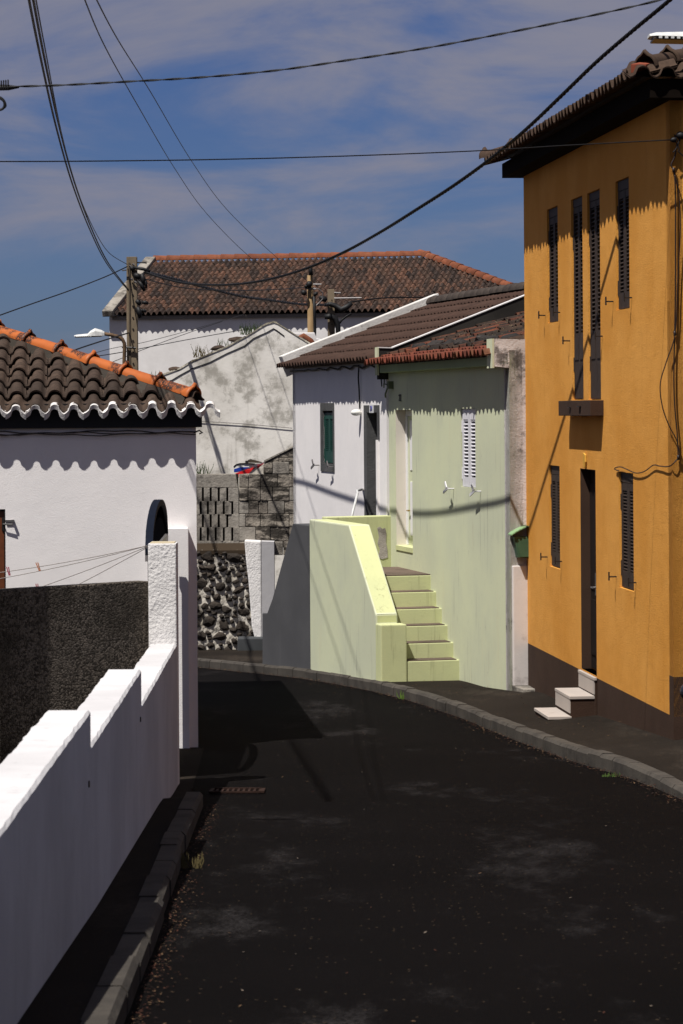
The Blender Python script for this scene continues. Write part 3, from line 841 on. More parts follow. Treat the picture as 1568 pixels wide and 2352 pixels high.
# roof
pg = R(16); zgE = .605
vg = Vector((-GF.n.x * math.cos(pg), -GF.n.y * math.cos(pg), math.sin(pg)))
ng = vg.cross(GF.D).normalized(); ng = ng if ng.z > 0 else -ng
Og = GF.p(Lg + .22, .27, zgE)
ugl = Lg + .22 - .02
tile_roof(gh, Og, vg, ng, .17, .17, 0, int(ugl / .17), 2, lambda u, v: True, [TGE], jit=.006, rot=.03, hc=.28)
tile_roof(gh, Og + vg * .3 + ng * .005, vg, ng, .19, .30, 1, int(ugl / .19), 10, lambda u, v: True, [TG], jit=.03, rot=.10, hc=.27, drop=.04, limit=290)
mb = MB(); A = Og - ng * .03 + vg * .14
mb.obox(A, GF.D * -ugl, vg * 3.3, ng * -.05); mb.build('roof_deck', TG, gh)
# parapet to the white house
PFr = Frame(GF.p(Lg, 0, 0).xy, -GF.n, (0, -1))
zt_a = PFr.px(880, 799)[1]; zt_b = PFr.px(1201, 681)[1]; sb_ = PFr.px(1201, 681)[0]
mb = MB()
poly = [(-.13, zgE - .2), (-.13, zt_a), (.05, zt_a - .005), (sb_, zt_b), (sb_ + 1.5, zt_b + (zt_b - zt_a) / (sb_ - .05) * 1.5), (sb_ + 1.5, zgE - .2)]
mb.prism([PFr.p(s, 0, z) for s, z in poly], PFr.N * -.12)
mb.build('parapet', [plaster('mossy_black_render', C(.020, .018, .016), C(.035, .032, .028), grime=C(.07, .065, .055))], gh)
mb = MB()
k = poly[1:5]
mb.prism([PFr.p(s, .012, z + .001) for s, z in k] + [PFr.p(s, .012, z + .014) for s, z in reversed(k)], PFr.N * -.15)
mb.build('parapet_coping', FARWHITE, gh)
mb = MB(); mb.fbox(PFr, -.155, -.13, -.125, .004, zgt + .0, zt_a + .01); mb.build('parapet_edge', SAGE, gh)
# stones weighing the tiles down
def rock(name, mat, parent, c, sx, sy, sz, seed, sub=2, M=None):
    rnd = random.Random(seed)
    bm = bmesh.new(); bmesh.ops.create_icosphere(bm, subdivisions=sub, radius=1)
    dirs = [Vector((rnd.uniform(-1, 1), rnd.uniform(-1, 1), rnd.uniform(-1, 1))).normalized() for _ in range(9)]
    cut = [rnd.uniform(.55, .85) for _ in dirs]
    for v in bm.verts:
        p = v.co
        for d, cc in zip(dirs, cut):
            k = p.dot(d)
            if k > cc: p -= d * (k - cc) * .9
        v.co = p * rnd.uniform(.97, 1.03)
    for v in bm.verts: v.co = Vector((v.co.x * sx, v.co.y * sy, v.co.z * sz))
    me = bpy.data.meshes.new(name); bm.to_mesh(me); bm.free()
    me.materials.append(mat)
    return me
for i, x in enumerate((902, 936, 975, 1010, 1046, 1082, 1118)):
    uu = ugl * (1 - (x - 850) / 300) ; t = .52 + random.uniform(-.05, .06)
    c = GF.p(max(.3, uu + .0), .27, zgE) + vg * t + ng * .06
    me = rock('roof_stone', STONED, None, c, .17, .13, .075, 50 + i, 2)
    o = bpy.data.objects.new('roof_stone', me); link(o); o.matrix_basis = basis(c, GF.D, Vector((0, 0, 1)).cross(GF.D), Vector((0, 0, 1)))
    o.rotation_euler.rotate_axis('Z', random.uniform(-.4, .4))
    tag(o, ['leftmost dark stone on the green house roof, next to the parapet', 'second dark stone from the left on the green house roof', 'third dark stone from the left on the green house roof', 'middle dark stone on the green house roof above the red eave', 'third dark stone from the right on the green house roof', 'second dark stone from the right on the green house roof', 'rightmost dark stone on the green house roof, nearest the gable'][i], 'stone', 'stones lying on the green house roof')
# number and cable bracket
def text_mesh(txt, size, mat, name, depth=.004):
    cu = bpy.data.curves.new('t', 'FONT'); cu.body = txt; cu.size = size; cu.extrude = depth
    cu.align_x = 'CENTER'; cu.align_y = 'CENTER'
    ob = bpy.data.objects.new('t', cu); link(ob)
    bpy.context.view_layer.update()
    me = bpy.data.meshes.new_from_object(ob.evaluated_get(bpy.context.evaluated_depsgraph_get()))
    bpy.data.objects.remove(ob); me.name = name; me.materials.clear(); me.materials.append(mat)
    return me
def put_text(parent, txt, size, mat, fr, s, z, n, name):
    me = text_mesh(txt, size, mat, name)
    right = -fr.D if fr.N.cross(Vector((0, 0, 1))).dot(fr.D) > 0 else fr.D
    right = Vector((0, 0, 1)).cross(fr.N)
    M = basis(fr.p(s, n, z), right, Vector((0, 0, 1)), fr.N)
    return place(name, me, M, parent)
s_, z_ = G_(920, 914); put_text(gh, '22', .13, IRON, GF, s_, z_, .012, 'house_number')
s_, z_ = G_(900, 884)
mb = MB(); mb.fbox(GF, s_ - .09, s_ + .0, 0, .07, z_ - .05, z_ + .05); mb.tube([GF.p(s_ - .05, .07, z_), GF.p(s_ + .05, .10, z_ + .02), GF.p(s_ + .22, .06, z_ - .03), GF.p(s_ + .26, .04, z_ + .12), GF.p(s_ + .25, .03, z_ + .33)], .008, 5)
mb.tube([GF.p(s_ + .02, .05, z_ - .02), GF.p(s_ + .09, .07, z_ - .12), GF.p(s_ + .12, .06, z_ - .16)], .012, 5)
mb.build('cable_bracket', simple('green_bracket', C(.10, .12, .06)), gh)

# outdoor stair
SP = Frame((.455, 33.6), (-.275, 1), (-1, 0))
stt = thing('outdoor_stair', SP.p(0, 0, zg(33.6)), 'pale green outdoor stair with solid sloping parapet rising to the green house', 'stairs')
def S_(x, y, n=0.0): return SP.px(x, y, n)
zb = zg(39) - .3
s_a, z_a = S_(862, 1410); s_b, z_b = S_(800, 1205); s_c, _ = S_(710, 1203)
zpost = S_(873, 1435)[1]
poly = [(.02, zb), (.02, zpost - .005), (s_a - .02, zpost - .005), (s_a - .02, z_a), (s_a, z_a), (s_b, z_b), (s_c, z_b), (s_c, zb)]
mb = MB(); mb.prism([SP.p(s, 0, z) for s, z in poly], SP.N * -.27, 0, 1)
mb.build('parapet', [SAGE, LIME], stt, bevel=.018)
mb = MB(); mb.fbox(SP, 0, s_a - .01, -.315, .006, zb, zpost + .004); mb.build('end_post', LIME, stt, bevel=.015)
def hit_green(s):
    a = SP.p(s, 0, 0).xy; d = -SP.n
    P, e = GF.P, GF.d
    t = ((P.x - a.x) * e.y - (P.y - a.y) * e.x) / (d.x * e.y - d.y * e.x)
    return t
ztop = [S_(930, y, -.28)[1] for y in (1517,)]
zk0 = at(960, 1516.5, 33.7)[2]
tr, ri = .278, .187
for k in range(6):
    s0 = .015 + tr * k; s1 = s0 + tr + (.02 if k < 5 else 0)
    z1 = zk0 + ri * k; z0 = zb if k == 0 else z1 - ri
    e0, e1 = hit_green(s0) + .02, hit_green(s1) + .02
    i0 = .262 if k else .29
    A = [SP.p(s0, -i0, 0), SP.p(s0, -e0, 0), SP.p(s1, -e1, 0), SP.p(s1, -i0, 0)]
    mb = MB(); mb.prism([Vector((p.x, p.y, z0 - .03)) for p in A], (0, 0, z1 - z0 + .03 - .012)); mb.build('step', LIME, stt, bevel=.008)
    if k < 5:
        mb = MB(); B = [SP.p(s0 + .012, -i0, z1 - .013), SP.p(s0 + .012, -e0 + .05, z1 - .013), SP.p(s1, -e1 + .05, z1 - .013), SP.p(s1, -i0, z1 - .013)]
        mb.prism(B, (0, 0, .012)); mb.build('tread', TREAD, stt)
sL = .015 + tr * 5
zL = zk0 + ri * 5
sX, _ = S_(712, 1203); sX = sX - .1
e0, e1 = hit_green(sL), hit_green(sX)
mb = MB(); mb.prism([SP.p(sL + .01, -.262, zL - .6), SP.p(sL + .01, -e0, zL - .6), SP.p(sX, -e1, zL - .6), SP.p(sX, -.262, zL - .6)], (0, 0, .602)); mb.build('landing', TREAD, stt)
# cross wall at the back of the landing
s5 = (37.0 - 33.6) * math.hypot(1, .275)
ee = hit_green(s5) + .01
A = [SP.p(s5 - .1, -.26, 0), SP.p(s5 + .05, -ee, 0), SP.p(s5 + .3, -ee, 0), SP.p(s5 + .15, -.26, 0)]
mb = MB(); mb.prism([Vector((p.x, p.y, zL - 1.2)) for p in A], (0, 0, z_b - zL + 1.2 + .02)); cw = mb.build('landing_wall', LIME, stt, bevel=.012)
bnd = MB(); f0, f1 = A[0], A[1]; dd = (f1 - f0).normalized(); nn_ = Vector((dd.y, -dd.x, 0)); nn_ = nn_ if nn_.y < 0 else -nn_
def cwpt(x, y):
    r = ray(x, y); t = (f0.x * dd.y - f0.y * dd.x) / (r.x * dd.y - r.y * dd.x); return r * t
rnd = random.Random(3)
pl = [(866, 1212), (872, 1209), (877, 1214), (884, 1212), (887, 1225), (886, 1245), (889, 1262), (890, 1280), (878, 1284), (868, 1280), (872, 1262), (867, 1248), (870, 1232)]
bnd.prism([cwpt(x, y) + nn_ * .001 for x, y in pl], nn_ * .004); bnd.build('peeled_patch', PEEL, stt)

# grey twin of the parapet, going down the far side
GS = Frame(SP.p(s_c, 0, 0).xy, (-.4167, 1), (-1, 0))
def Q_(x, y): return GS.px(x, y)
a1, _ = Q_(672, 1203); a2, z2 = Q_(625, 1375); a3, z3 = Q_(613, 1408); a4, z4 = Q_(602, 1411); _, ztp = Q_(690, 1204)
gw = thing('stair_wall', GS.p(0, 0, zg(37)), 'dark grey sloping stair wall next to the pale green parapet', 'wall')
mb = MB(); mb.prism([GS.p(s, 0, z) for s, z in ((0.003, zb - .2), (0.003, ztp), (a1, ztp), (a2, z2), (a3, z3), (a4, z3 - .01), (a4 + .02, zb - .2))], GS.N * -.26)
mb.build('wall_face', GREYP, gw, bevel=.012)

# ------------------------------------------------------------------ 3. white house with green shutter
HP = GF.p(Lg + .13, 0, 0)
HF = Frame((HP.x, HP.y), (-.235, 1), (-1, 0))
def H_x(x, y, n=0.0): return HF.px(x, y, n)
Lh3 = H_x(672, 900)[0]
wh = thing('white_house', HF.p(0, 0, zg(38)), 'low white house with dark green shutter and brown tile roof behind the stair', 'house')
zwt = H_x(673, 846)[1]
WW = winf(H_x, 742, 765.5, 943, 1064)
WDr = winf(H_x, 843, 867, 947, 1200); WDr = (WDr[0], WDr[1], WDr[2] - .35, WDr[3])
mb = MB(); wall_panel(mb, HF, .0, Lh3, zg(44) - .5, zwt + .12, .34, [WW, WDr]); mb.build('wall', WHITE, wh)
mb = MB(); mb.fbox(HF, Lh3 - .3, Lh3 - .002, -3.0, -.34, zg(44) - .5, zwt + .10); mb.build('side_wall', WHITE, wh)
# stone window surround
o0, oz1 = H_x(767.5, 925); o1, _ = H_x(736.5, 925); _, oz0 = H_x(752, 1083)
mb = MB()
for a, b, c, d in ((o0, WW[0], WW[2], WW[3]), (WW[1], o1, WW[2], WW[3]), (o0, o1, WW[3], oz1), (o0, o1, oz0, WW[2])): mb.fbox(HF, a, b, -.2, .012, c, d)
mb.build('window_surround', STONEJ, wh)
mb = MB(); mb.fbox(HF, WW[0], WW[1], -.27, -.26, WW[2], WW[3]); mb.build('window_room', BEHIND, wh)
shutters(wh, HF, WW[0] + .01, WW[1] - .01, WW[2] + .01, WW[3] - .03, -.05, GSHUT, 16, (WW[2] + .18, WW[3] - .12))
for x, y in ((733, 1068), (767, 1072)):
    s_, z_ = H_x(x, y); wing_hook(wh, HF, s_, z_, METAL)
d0, dz1 = H_x(871.5, 930); d1, _ = H_x(836.5, 930)
mb = MB(); mb.fbox(HF, WDr[1], d1, -.32, .012, WDr[2], WDr[3]); mb.fbox(HF, d0, d1, -.32, .012, WDr[3] + .0005, dz1)
mb.fbox(HF, d0, WDr[0], -.32, .012, H_x(869, 1009)[1], WDr[3])
mb.fbox(HF, WDr[1] - .008, WDr[1] - .0005, -.33, .010, WDr[2], WDr[3] - .002)
mb.build('door_surround', STONEJ, wh)
mb = MB(); mb.fbox(HF, d0 + .05, WDr[0] - .001, -.32, .03, WDr[2], H_x(869, 1010)[1]); mb.build('door_jamb', WHITE, wh)
mb = MB(); mb.fbox(HF, WDr[0], WDr[1] - .01, -.32, -.30, WDr[2], WDr[3] - .01); mb.build('front_door', DKBROWN, wh)
sn, zn = H_x(855.5, 938.5)
mb = MB(); mb.fbox(HF, sn - .11, sn + .11, .012, .02, zn - .055, zn + .055); mb.build('number_tile', TILEW, wh)
put_text(wh, '24', .10, BLUEINK, HF, sn, zn, .024, 'house_number')
s_, z_ = H_x(829, 947)
lamp = MB()
for k in range(6):
    pass
me = rock('porch_lamp', simple('porch_lamp_white', C(.7, .7, .66), .3, .5, var=0), None, None, .075, .075, .045, 5, 3)
bm = bmesh.new(); bmesh.ops.create_uvsphere(bm, u_segments=14, v_segments=9, radius=.075); bm.to_mesh(me); bm.free()
for p in me.polygons: p.use_smooth = True
o = place('porch_lamp', me, basis(HF.p(s_, .07, z_), HF.D * .8, HF.N, Vector((0, 0, .62))), wh)
# cable along the top and down to the lamp
mb = MB(); pts = []
for i in range(25):
    s = Lh3 * (1 - i / 24); pts.append(HF.p(s, .03, zwt - .04 + .012 * math.sin(i * 1.9) - (.02 if i % 3 == 1 else 0)))
mb.tube(pts, .014, 6)
sl_, _ = H_x(829, 870)
mb.tube([HF.p(sl_, .03, zwt - .05), HF.p(sl_ + .02, .035, zwt - .2), HF.p(sl_, .03, zwt - .35), HF.p(sl_ + .01, .02, z_ + .05)], .012, 6)
mb.tube([HF.p(.15, .03, zwt - .05), HF.p(.17, .03, zwt - .2), HF.p(.13, .03, zwt - .33)], .010, 6)
mb.build('wall_cable', RUBBER, wh)
# roof
p3 = R(21.3); zh = H_x(664, 843, .24)[1] + .01
v3 = Vector((-HF.n.x * math.cos(p3), -HF.n.y * math.cos(p3), math.sin(p3)))
n3 = v3.cross(HF.D).normalized(); n3 = n3 if n3.z > 0 else -n3
O3 = HF.p(Lh3 + .05, .24, zh); L3 = Lh3 + .05
L3e = L3 + .05
tile_roof(wh, O3, v3, n3, .185, .375, 0, int(L3e / .185), 7 if False else 7, lambda u, v: True, [TH3], jit=.003, rot=.004, hc=.20, hp=.08)
mb = MB(); mb.obox(O3 - n3 * .03 + v3 * .12, HF.D * -L3e, v3 * 2.5, n3 * -.04); mb.build('roof_deck', TH3, wh)
E3 = O3 + v3 * 2.62 + n3 * .03
rm3 = ridge_mesh('ridge_tile', .085, .11, .40, RIDG3, collar=False)
ridge_run(wh, E3, E3 - HF.D * (L3 + .0), rm3, .33, 'ridge_tile', .006)
mb = MB()
a = HF.p(Lh3 + .14, .14, zh + .06); vv = v3 * 2.66
mb.obox(a - HF.D * .22, HF.D * .26, vv, n3 * .12); mb.obox(a + HF.D * .02, HF.D * .02, vv, -n3 * .22)
mb.build('verge_coping', plaster('stained_coping', C(.62, .60, .57), C(.52, .50, .47), grime=C(.12, .11, .10), gr=(.56, .70, .7), bs=30, bd=.01), wh, bevel=.012)
mb = MB(); mb.prism([HF.p(Lh3 - .001, .0, zg(44) - .4), HF.p(Lh3 - .001, 0, zwt + .1), HF.p(Lh3 - .001, -2.3, zwt + .92), HF.p(Lh3 - .001, -4.8, zwt + .1), HF.p(Lh3 - .001, -4.8, zg(44) - .4)], HF.D * -.2); mb.build('gable_wall', FARWHITE, wh)
# white pipe handrail in front of the wall
hr = MB(); pA = H_x(801, 1215, .5); pB = H_x(821, 1127, .3); pC = H_x(832, 1123, 0)
hr.tube([HF.p(pA[0], .5, pA[1]), HF.p(pA[0] * .5 + pB[0] * .5, .4, (pA[1] + pB[1]) / 2), HF.p(pB[0], .3, pB[1] - .03), HF.p(pB[0] * .7 + pC[0] * .3, .24, pC[1]), HF.p(pC[0], -.01, pC[1])], .018, 8)
hr.build('handrail', simple('rail_white', C(.5, .5, .5), .4, .4), smooth=True, label='bent white pipe handrail against the white house by its door', cat='handrail')

# mailbox on the gable wall
mbx = thing('mailbox', GE.p(.12, 0, at(1190, 1280, 31.5)[2]), 'green metal mailbox with little scalloped roof beside the orange house', 'mailbox')
xa = (1173 - 784) / F * 31.45
def E_(x, y, n=0.0): return GE.px(x, y, n)
sa1, zt_m = E_(1181, 1238, .08); sa2, zb_m = E_(1187, 1280, .08)
m = MB()
wdt = .26
pts = [GE.p(sa2, .02, zb_m), GE.p(sa2 + wdt - .05, .02, zb_m), GE.p(sa1 + wdt, .02, zt_m + .03), GE.p(sa1 - .015, .02, zt_m + .03)]
m.prism(pts, GE.N * .11); m.build('body', MAILG, mbx, bevel=.004)
m = MB(); m.prism([p + GE.N * .112 + (GE.D * (.02 if i in (0, 3) else -.02)) + Vector((0, 0, .008 if i < 2 else -.03)) for i, p in enumerate(pts)], GE.N * .006); m.build('front_panel', MAILG, mbx, bevel=.002)
m = MB(); nS = 9
for k in range(nS):
    a = k / nS; b = (k + 1) / nS
    ra = [Vector((0, 0, 0))]
    s0 = sa1 - .05 + (wdt / 2 + .05) * a; s1 = sa1 - .05 + (wdt / 2 + .05) * b
    z0 = zt_m + .045 + .095 * a ** .8; z1_ = zt_m + .045 + .095 * b ** .8
    m.obox(GE.p(s0, -.0, z0), GE.D * (s1 - s0) + Vector((0, 0, z1_ - z0)), GE.N * (.16 + .012 * (k % 2)), (0, 0, .014))
m.obox(GE.p(sa1 + wdt / 2, 0, zt_m + .14), GE.D * (wdt / 2 + .05) + Vector((0, 0, -.09)), GE.N * .165, (0, 0, .014))
m.build('roof', MAILR, mbx)

# ------------------------------------------------------------------ 4. left white house with orange hip
wc = at(450, 1000, 26.2)
LF = Frame((wc.x, wc.y), (1, .08), (0, -1))       # s to the right, s=0 at the right corner
lh = thing('left_house', (wc.x, wc.y, zg(26.2)), 'white house with mossy brown tiles, scalloped white eave and bright orange hip tiles', 'house')
def L_(x, y, n=0.0): return LF.px(x, y, n)
zfb = L_(300, 982)[1]; zft = L_(300, 953)[1]
Ls = -7.0
DW = (L_(13, 1300)[0] - .85, L_(13, 1300)[0], L_(8, 1175)[1] - 1.45, L_(8, 1169)[1])
mb = MB(); wall_panel(mb, LF, Ls, 0, zg(26) - .5, zft + .02, .25, [DW])
mb.build('wall', WHITE, lh)
RF = Frame((wc.x, wc.y), (LF.n * -1), (1, 0))      # right side wall going away
mb = MB(); mb.fbox(RF, 0.25, 6, -.25, -.001, zg(30) - .5, zft + .02); mb.build('side_wall', WHITE, lh)
mb = MB(); mb.fbox(LF, DW[0] + .01, DW[1] - .012, -.10, -.03, DW[2], DW[3] - .02); dd_ = mb.build('door', DOORB, lh, bevel=.003)
mb = MB(); mb.fbox(LF, DW[0], DW[1], -.22, -.12, DW[2], DW[3]); mb.fbox(LF, DW[1] - .012, DW[1], -.12, -.004, DW[2], DW[3]); mb.build('door_rebate', BLACKW, lh)
sh_, zh_ = L_(8, 1203, -.03)
mb = MB(); mb.fbox(LF, sh_ - .015, sh_ + .015, -.03, -.018, zh_ - .06, zh_ + .06)
mb.tube([LF.p(sh_, -.02, zh_), LF.p(sh_, .035, zh_), LF.p(sh_ + .085, .045, zh_ - .002)], .009, 6); mb.build('door_handle', IRON, dd_)
mb = MB(); s_, z_ = L_(25, 1196); mb.fbox(LF, s_ - .05, s_ + .03, 0, .02, z_ - .01, z_ + .01); mb.fbox(LF, s_ + .01, s_ + .03, .0, .05, z_ - .012, z_ + .012); mb.build('door_catch', METAL, lh)
mb = MB(); mb.fbox(LF, Ls, .0, -.25, -.03, zft, zft + .11); mb.fbox(LF, Ls, .055, .0, .06, zfb, zft + .055); mb.fbox(RF, .0, 6, .001, .054, zfb, zft + .05); mb.build('fascia', BLACKW, lh, bevel=.003)
# cables clipped under the fascia
mb = MB()
for k in range(3):
    pts = [LF.p(-5 + i * .125, .018 + .008 * k, zfb - .035 - .012 * k - .010 * math.sin(i * .7 + k * 2) - .006 * math.sin(i * 1.9 + k)) for i in range(41)]
    mb.tube(pts, .0055, 5)
mb.tube([LF.p(-.02, .02, zfb - .05), LF.p(.03, .05, zfb - .03), LF.p(.06, .05, zfb - .05), LF.p(.03, .04, zfb - .06)], .008, 5)
mb.build('wall_cable', simple('wall_cable_grey', C(.06, .055, .055), .6), lh)
# roof
p1 = R(19.5); tp = math.tan(p1)
cor = L_(505, 946, .165)
sE = cor[0]; zE1 = cor[1] + .013
vL = Vector((-LF.n.x * math.cos(p1), -LF.n.y * math.cos(p1), math.sin(p1)))
nL = LF.D.cross(vL).normalized()
EC = LF.p(sE, .165, zE1)                         # eave corner on the right
w1 = .178; nc = 34
OL = EC - LF.D * (nc * w1)
tile_roof(lh, OL, vL, nL, w1, .33, 0, nc, 14, lambda u, v: v * math.cos(p1) < (nc * w1 - u) - .03, [TH1], jit=.008, rot=.03, hc=.27, hp=.15, cw=.54, thick=.018, up=dict(hc=.36, hp=.03, cw=.72), taper=.84, plumb=.36)
def eave_edge(w):
    p = profile(w, n=16, hc=.27, hp=.17, cw=.50); mb = MB(); n = len(p)
    for y in (-.018, .05):
        for (x, z) in p: mb.v.append(Vector((x, y + z * .36, z + .026)))
        for (x, z) in p: mb.v.append(Vector((w / 2 + (x - w / 2) * (.92 if abs(x - w / 2) < w * .24 else 1), y + z * .36, (z - .016 if z > 0 else z - .028))))
    for i in range(n - 1):
        mb.f += [(n + i, n + i + 1, i + 1, i), (i, i + 1, 2 * n + i + 1, 2 * n + i), (3 * n + i, 3 * n + i + 1, n + i + 1, n + i)]
    mb.m = [0] * len(mb.f)
    return mb.mesh('eave_edge', EAVEW)
em = eave_edge(w1)
for c in range(nc):
    place('eave_edge', em, basis(OL + LF.D * (c * w1 + random.uniform(-.005, .005)) - vL * (.004 + random.uniform(-.004, .008)) + nL * random.uniform(-.006, .006), (LF.D + nL * random.uniform(-.05, .05)).normalized(), vL, nL * random.uniform(.85, 1.15)), lh)
hd = (-LF.D - LF.N).normalized() * math.sqrt(2); hd = Vector((hd.x, hd.y, tp))
mb = MB(); T = 5.0
gi = .14; e_ = EC + hd * gi - nL * .02; l_ = OL + vL * (gi / math.cos(p1)) - nL * .02
mb.quadm([l_, e_, EC + hd * T - nL * .02, OL - LF.N * T + Vector((0, 0, tp * T)) - nL * .02])
mb.quadm([e_, EC - LF.N * 9 - LF.D * gi - Vector((0, 0, .02)), EC + hd * T - LF.N * 3 - nL * .02, EC + hd * T - nL * .02])
mb.build('roof_deck', TH1, lh)
hipm = ridge_mesh('hip_tile', .072, .088, .50, HIP1, nub=.030, seg=12)
HA = EC + hd * .23 + Vector((0, 0, .045))
ridge_run(lh, HA, EC + hd * 3.6 + Vector((0, 0, .045)), hipm, .455, 'hip_tile', .003)
mb = MB()
sd = hd.cross(Vector((0, 0, 1))).normalized()
mb.prism([EC + hd * .26 + sd * k[0] + Vector((0, 0, k[1])) for k in ((-.13, -.05), (.13, -.05), (.06, .06), (-.06, .06))], hd * 3.2)
mb.build('hip_mortar', plaster('dark_hip_mortar', C(.05, .042, .035), C(.03, .025, .02), bs=40, bd=.012), lh)
tm = tile_mesh('corner_tile', w1, .33, TH1, .018, hc=.27, hp=.15, cw=.54)
uu = (LF.D - LF.N * .2).normalized()
dirc = Vector((-hd.x, -hd.y, -hd.z * .6)).normalized()
place('corner_tile', tm, basis(EC + hd * .22 + Vector((.02, 0, .035)) + sd * -.09, sd, -dirc, sd.cross(-dirc)), lh)

# pillar by the house and first pillar, low wall, gate
ph = thing('gate_pillar', LF.p(-.3, .2, zg(25.9)), 'plain white gate pillar standing against the left house corner', 'pillar')
sR1 = L_(433, 1300, .16)[0]; zP2 = L_(410, 1213, .16)[1]
mb = MB(); mb.fbox(LF, sR1 - .28, sR1, .001, .16, zg(26) - .4, zP2); mb.build('shaft', WHITE, ph, bevel=.006)
WFr = Frame((xwall(0), 0), (-.01138, 1), (1, 0))   # outer face of the garden wall
def W_s(x): return WFr.px(x, 1500)[0]
sP = 21.65
xr_ = xwall(sP); xl_ = at(340, 1300, sP).x
zP1 = at(370, 1248, sP)[2]
p1o = thing('gate_pillar', (xr_, sP, zg(sP)), 'rough textured white pillar at the end of the stepped garden wall', 'pillar')
mb = MB(); mb.obox((xl_, sP, zg(sP) - .3), (xr_ - xl_, 0, 0), (0, .26, 0), (0, 0, zP1 - zg(sP) + .3)); mb.build('shaft', ROUGHW, p1o, bevel=.010)
mb = MB(); mb.obox((xl_ + .015, sP + .012, zP1), (xr_ - xl_ - .03, 0, 0), (0, .235, 0), (0, 0, .006)); mb.build('cap', plaster('ochre_cap', C(.40, .32, .17), C(.5, .45, .36), bs=20), p1o)
gwl = thing('garden_wall', (xwall(13), 13, zg(13)), 'low white garden wall with stepped top running along the left', 'wall')
wz = [(2.0, -.95), (5.2, -.95), (5.2, -1.16), (9.0, -1.16), (9.0, -1.39), (13.15, -1.39), (13.15, -1.565), (17.1, -1.565), (17.1, -1.785), (21.65, -1.785)]
zw = {13.15: at(203, 1630, 13.15)[2], 17.1: at(320, 1537, 17.1)[2], 21.65: at(402, 1478, 21.65)[2]}
wz = [(a, (zw[13.15] if b == -1.39 else zw[17.1] if b == -1.565 else zw[21.65] if b == -1.785 else b)) for a, b in wz]
secs = [(wz[i][0], wz[i + 1][0], wz[i][1]) for i in range(0, len(wz), 2)]
for a, b, z in secs:
    # long section with a slightly wavy hand-trowelled top
    mb = MB(); n = max(2, int((b - a) / .12)); th = .205
    rows = []
    for i in range(n + 1):
        y = a + (b - a - .001) * i / n; j = random.uniform(-1, 1)
        x = xwall(y); wob = .008 * j; zz = z + .003 * random.uniform(-1, 1)
        rows.append([Vector((x, y, zg(y) - .25)), Vector((x, y, zz - .012)), Vector((x - .010 - abs(wob), y, zz)), Vector((x - th + .010 + wob, y, zz)), Vector((x - th, y, zz - .012)), Vector((x - th, y, zg(y) - .25))])
    k = 0
    for r in rows: mb.v += r
    for i in range(n):
        for q in range(5): mb.f.append((i * 6 + q, i * 6 + q + 1, (i + 1) * 6 + q + 1, (i + 1) * 6 + q))
    mb.f.append(tuple(range(6))[::-1]); mb.f.append(tuple(n * 6 + q for q in range(6)))
    mb.m = [0] * len(mb.f)
    mb.build('wall_section', WHITE2, gwl, fix=True)
mb = MB()
for y in (13.0, 16.95):
    z = at(195, 1800, 13)[2] if y == 13.0 else at(312, 1652, 16.95)[2]
    mb.tube([(xwall(y) - .02, y, z), (xwall(y) + .006, y, z)], .016, 8)
mb.build('weep_hole', IRON, gwl)
# dark pebble-dashed wall behind it
zD = at(337, 1334, 21.8)[2]
DF = Frame((xl_ + .002, 21.78), (-1.0, -.92), (0, -1))
dw = thing('yard_wall', DF.p(.5, 0, zg(21)), 'dark grey pebble-dashed yard wall behind the low white wall', 'wall')
mb = MB(); mb.fbox(DF, 0, 3.6, -.14, 0, zg(21) - .5, zD); mb.build('wall_face', PEBBLE, dw, bevel=.008)
sq, _ = DF.px(-14, 1400)
mb = MB(); mb.fbox(DF, sq, sq + .5, -.01, .07, zg(21) - .5, zD + 2.0); mb.build('shadow_upright', PEBBLE, dw)  # unseen upright, added out of view to cast the shadow strip on this wall

# arched metal gate between the pillars
ga = Vector((-1.505, 22.3)); gb = Vector((-1.60, 25.85))
GT = Frame(ga, gb - ga, (1, 0)); Lgt = (gb - ga).length
gt = thing('metal_gate', GT.p(0, 0, zg(22)), 'dark metal gate with arched top seen edge-on between white pillars', 'gate')
zg_r = at(380, 1228, 25.5)[2]; zpk = at(361, 1149, 23.95)[2]
def arch(s): t = s / Lgt * 2 - 1; return zg_r + .03 + (zpk - zg_r - .03) * math.sqrt(max(0, 1 - t * t))
mb = MB(); k = 24
for i in range(k):
    a, b = Lgt * i / k, Lgt * (i + 1) / k
    pa, pb = GT.p(a, -.05, arch(a)), GT.p(b, -.05, arch(b))
    mb.obox(pa, pb - pa, GT.N * .06, (0, 0, -.05))
mb.build('arch_rail', GATEM, gt)
mb = MB(); mb.fbox(GT, 0, Lgt, -.05, .01, zg_r - .07, zg_r); mb.build('lower_rail', simple('rail_grey', C(.16, .15, .15), .4, .5), gt)
mb = MB(); mb.fbox(GT, 0, Lgt, -.03, -.01, zg(25) + .12, zg_r - .07); mb.build('panel', GATEM, gt)
m = MB(); m.obox((-.008, -.008, 0), (.016, 0, 0), (0, .016, 0), (0, 0, 1)); bar = m.mesh('bar', simple('bar_black', C(.004, .004, .005), .95, .0))
for i in range(1, 34):
    s = Lgt * i / 34
    place('bar', bar, Matrix.Translation(GT.p(s, -.02, zg_r)) @ Matrix.Diagonal((1, 1, arch(s) - zg_r - .03, 1)), gt)

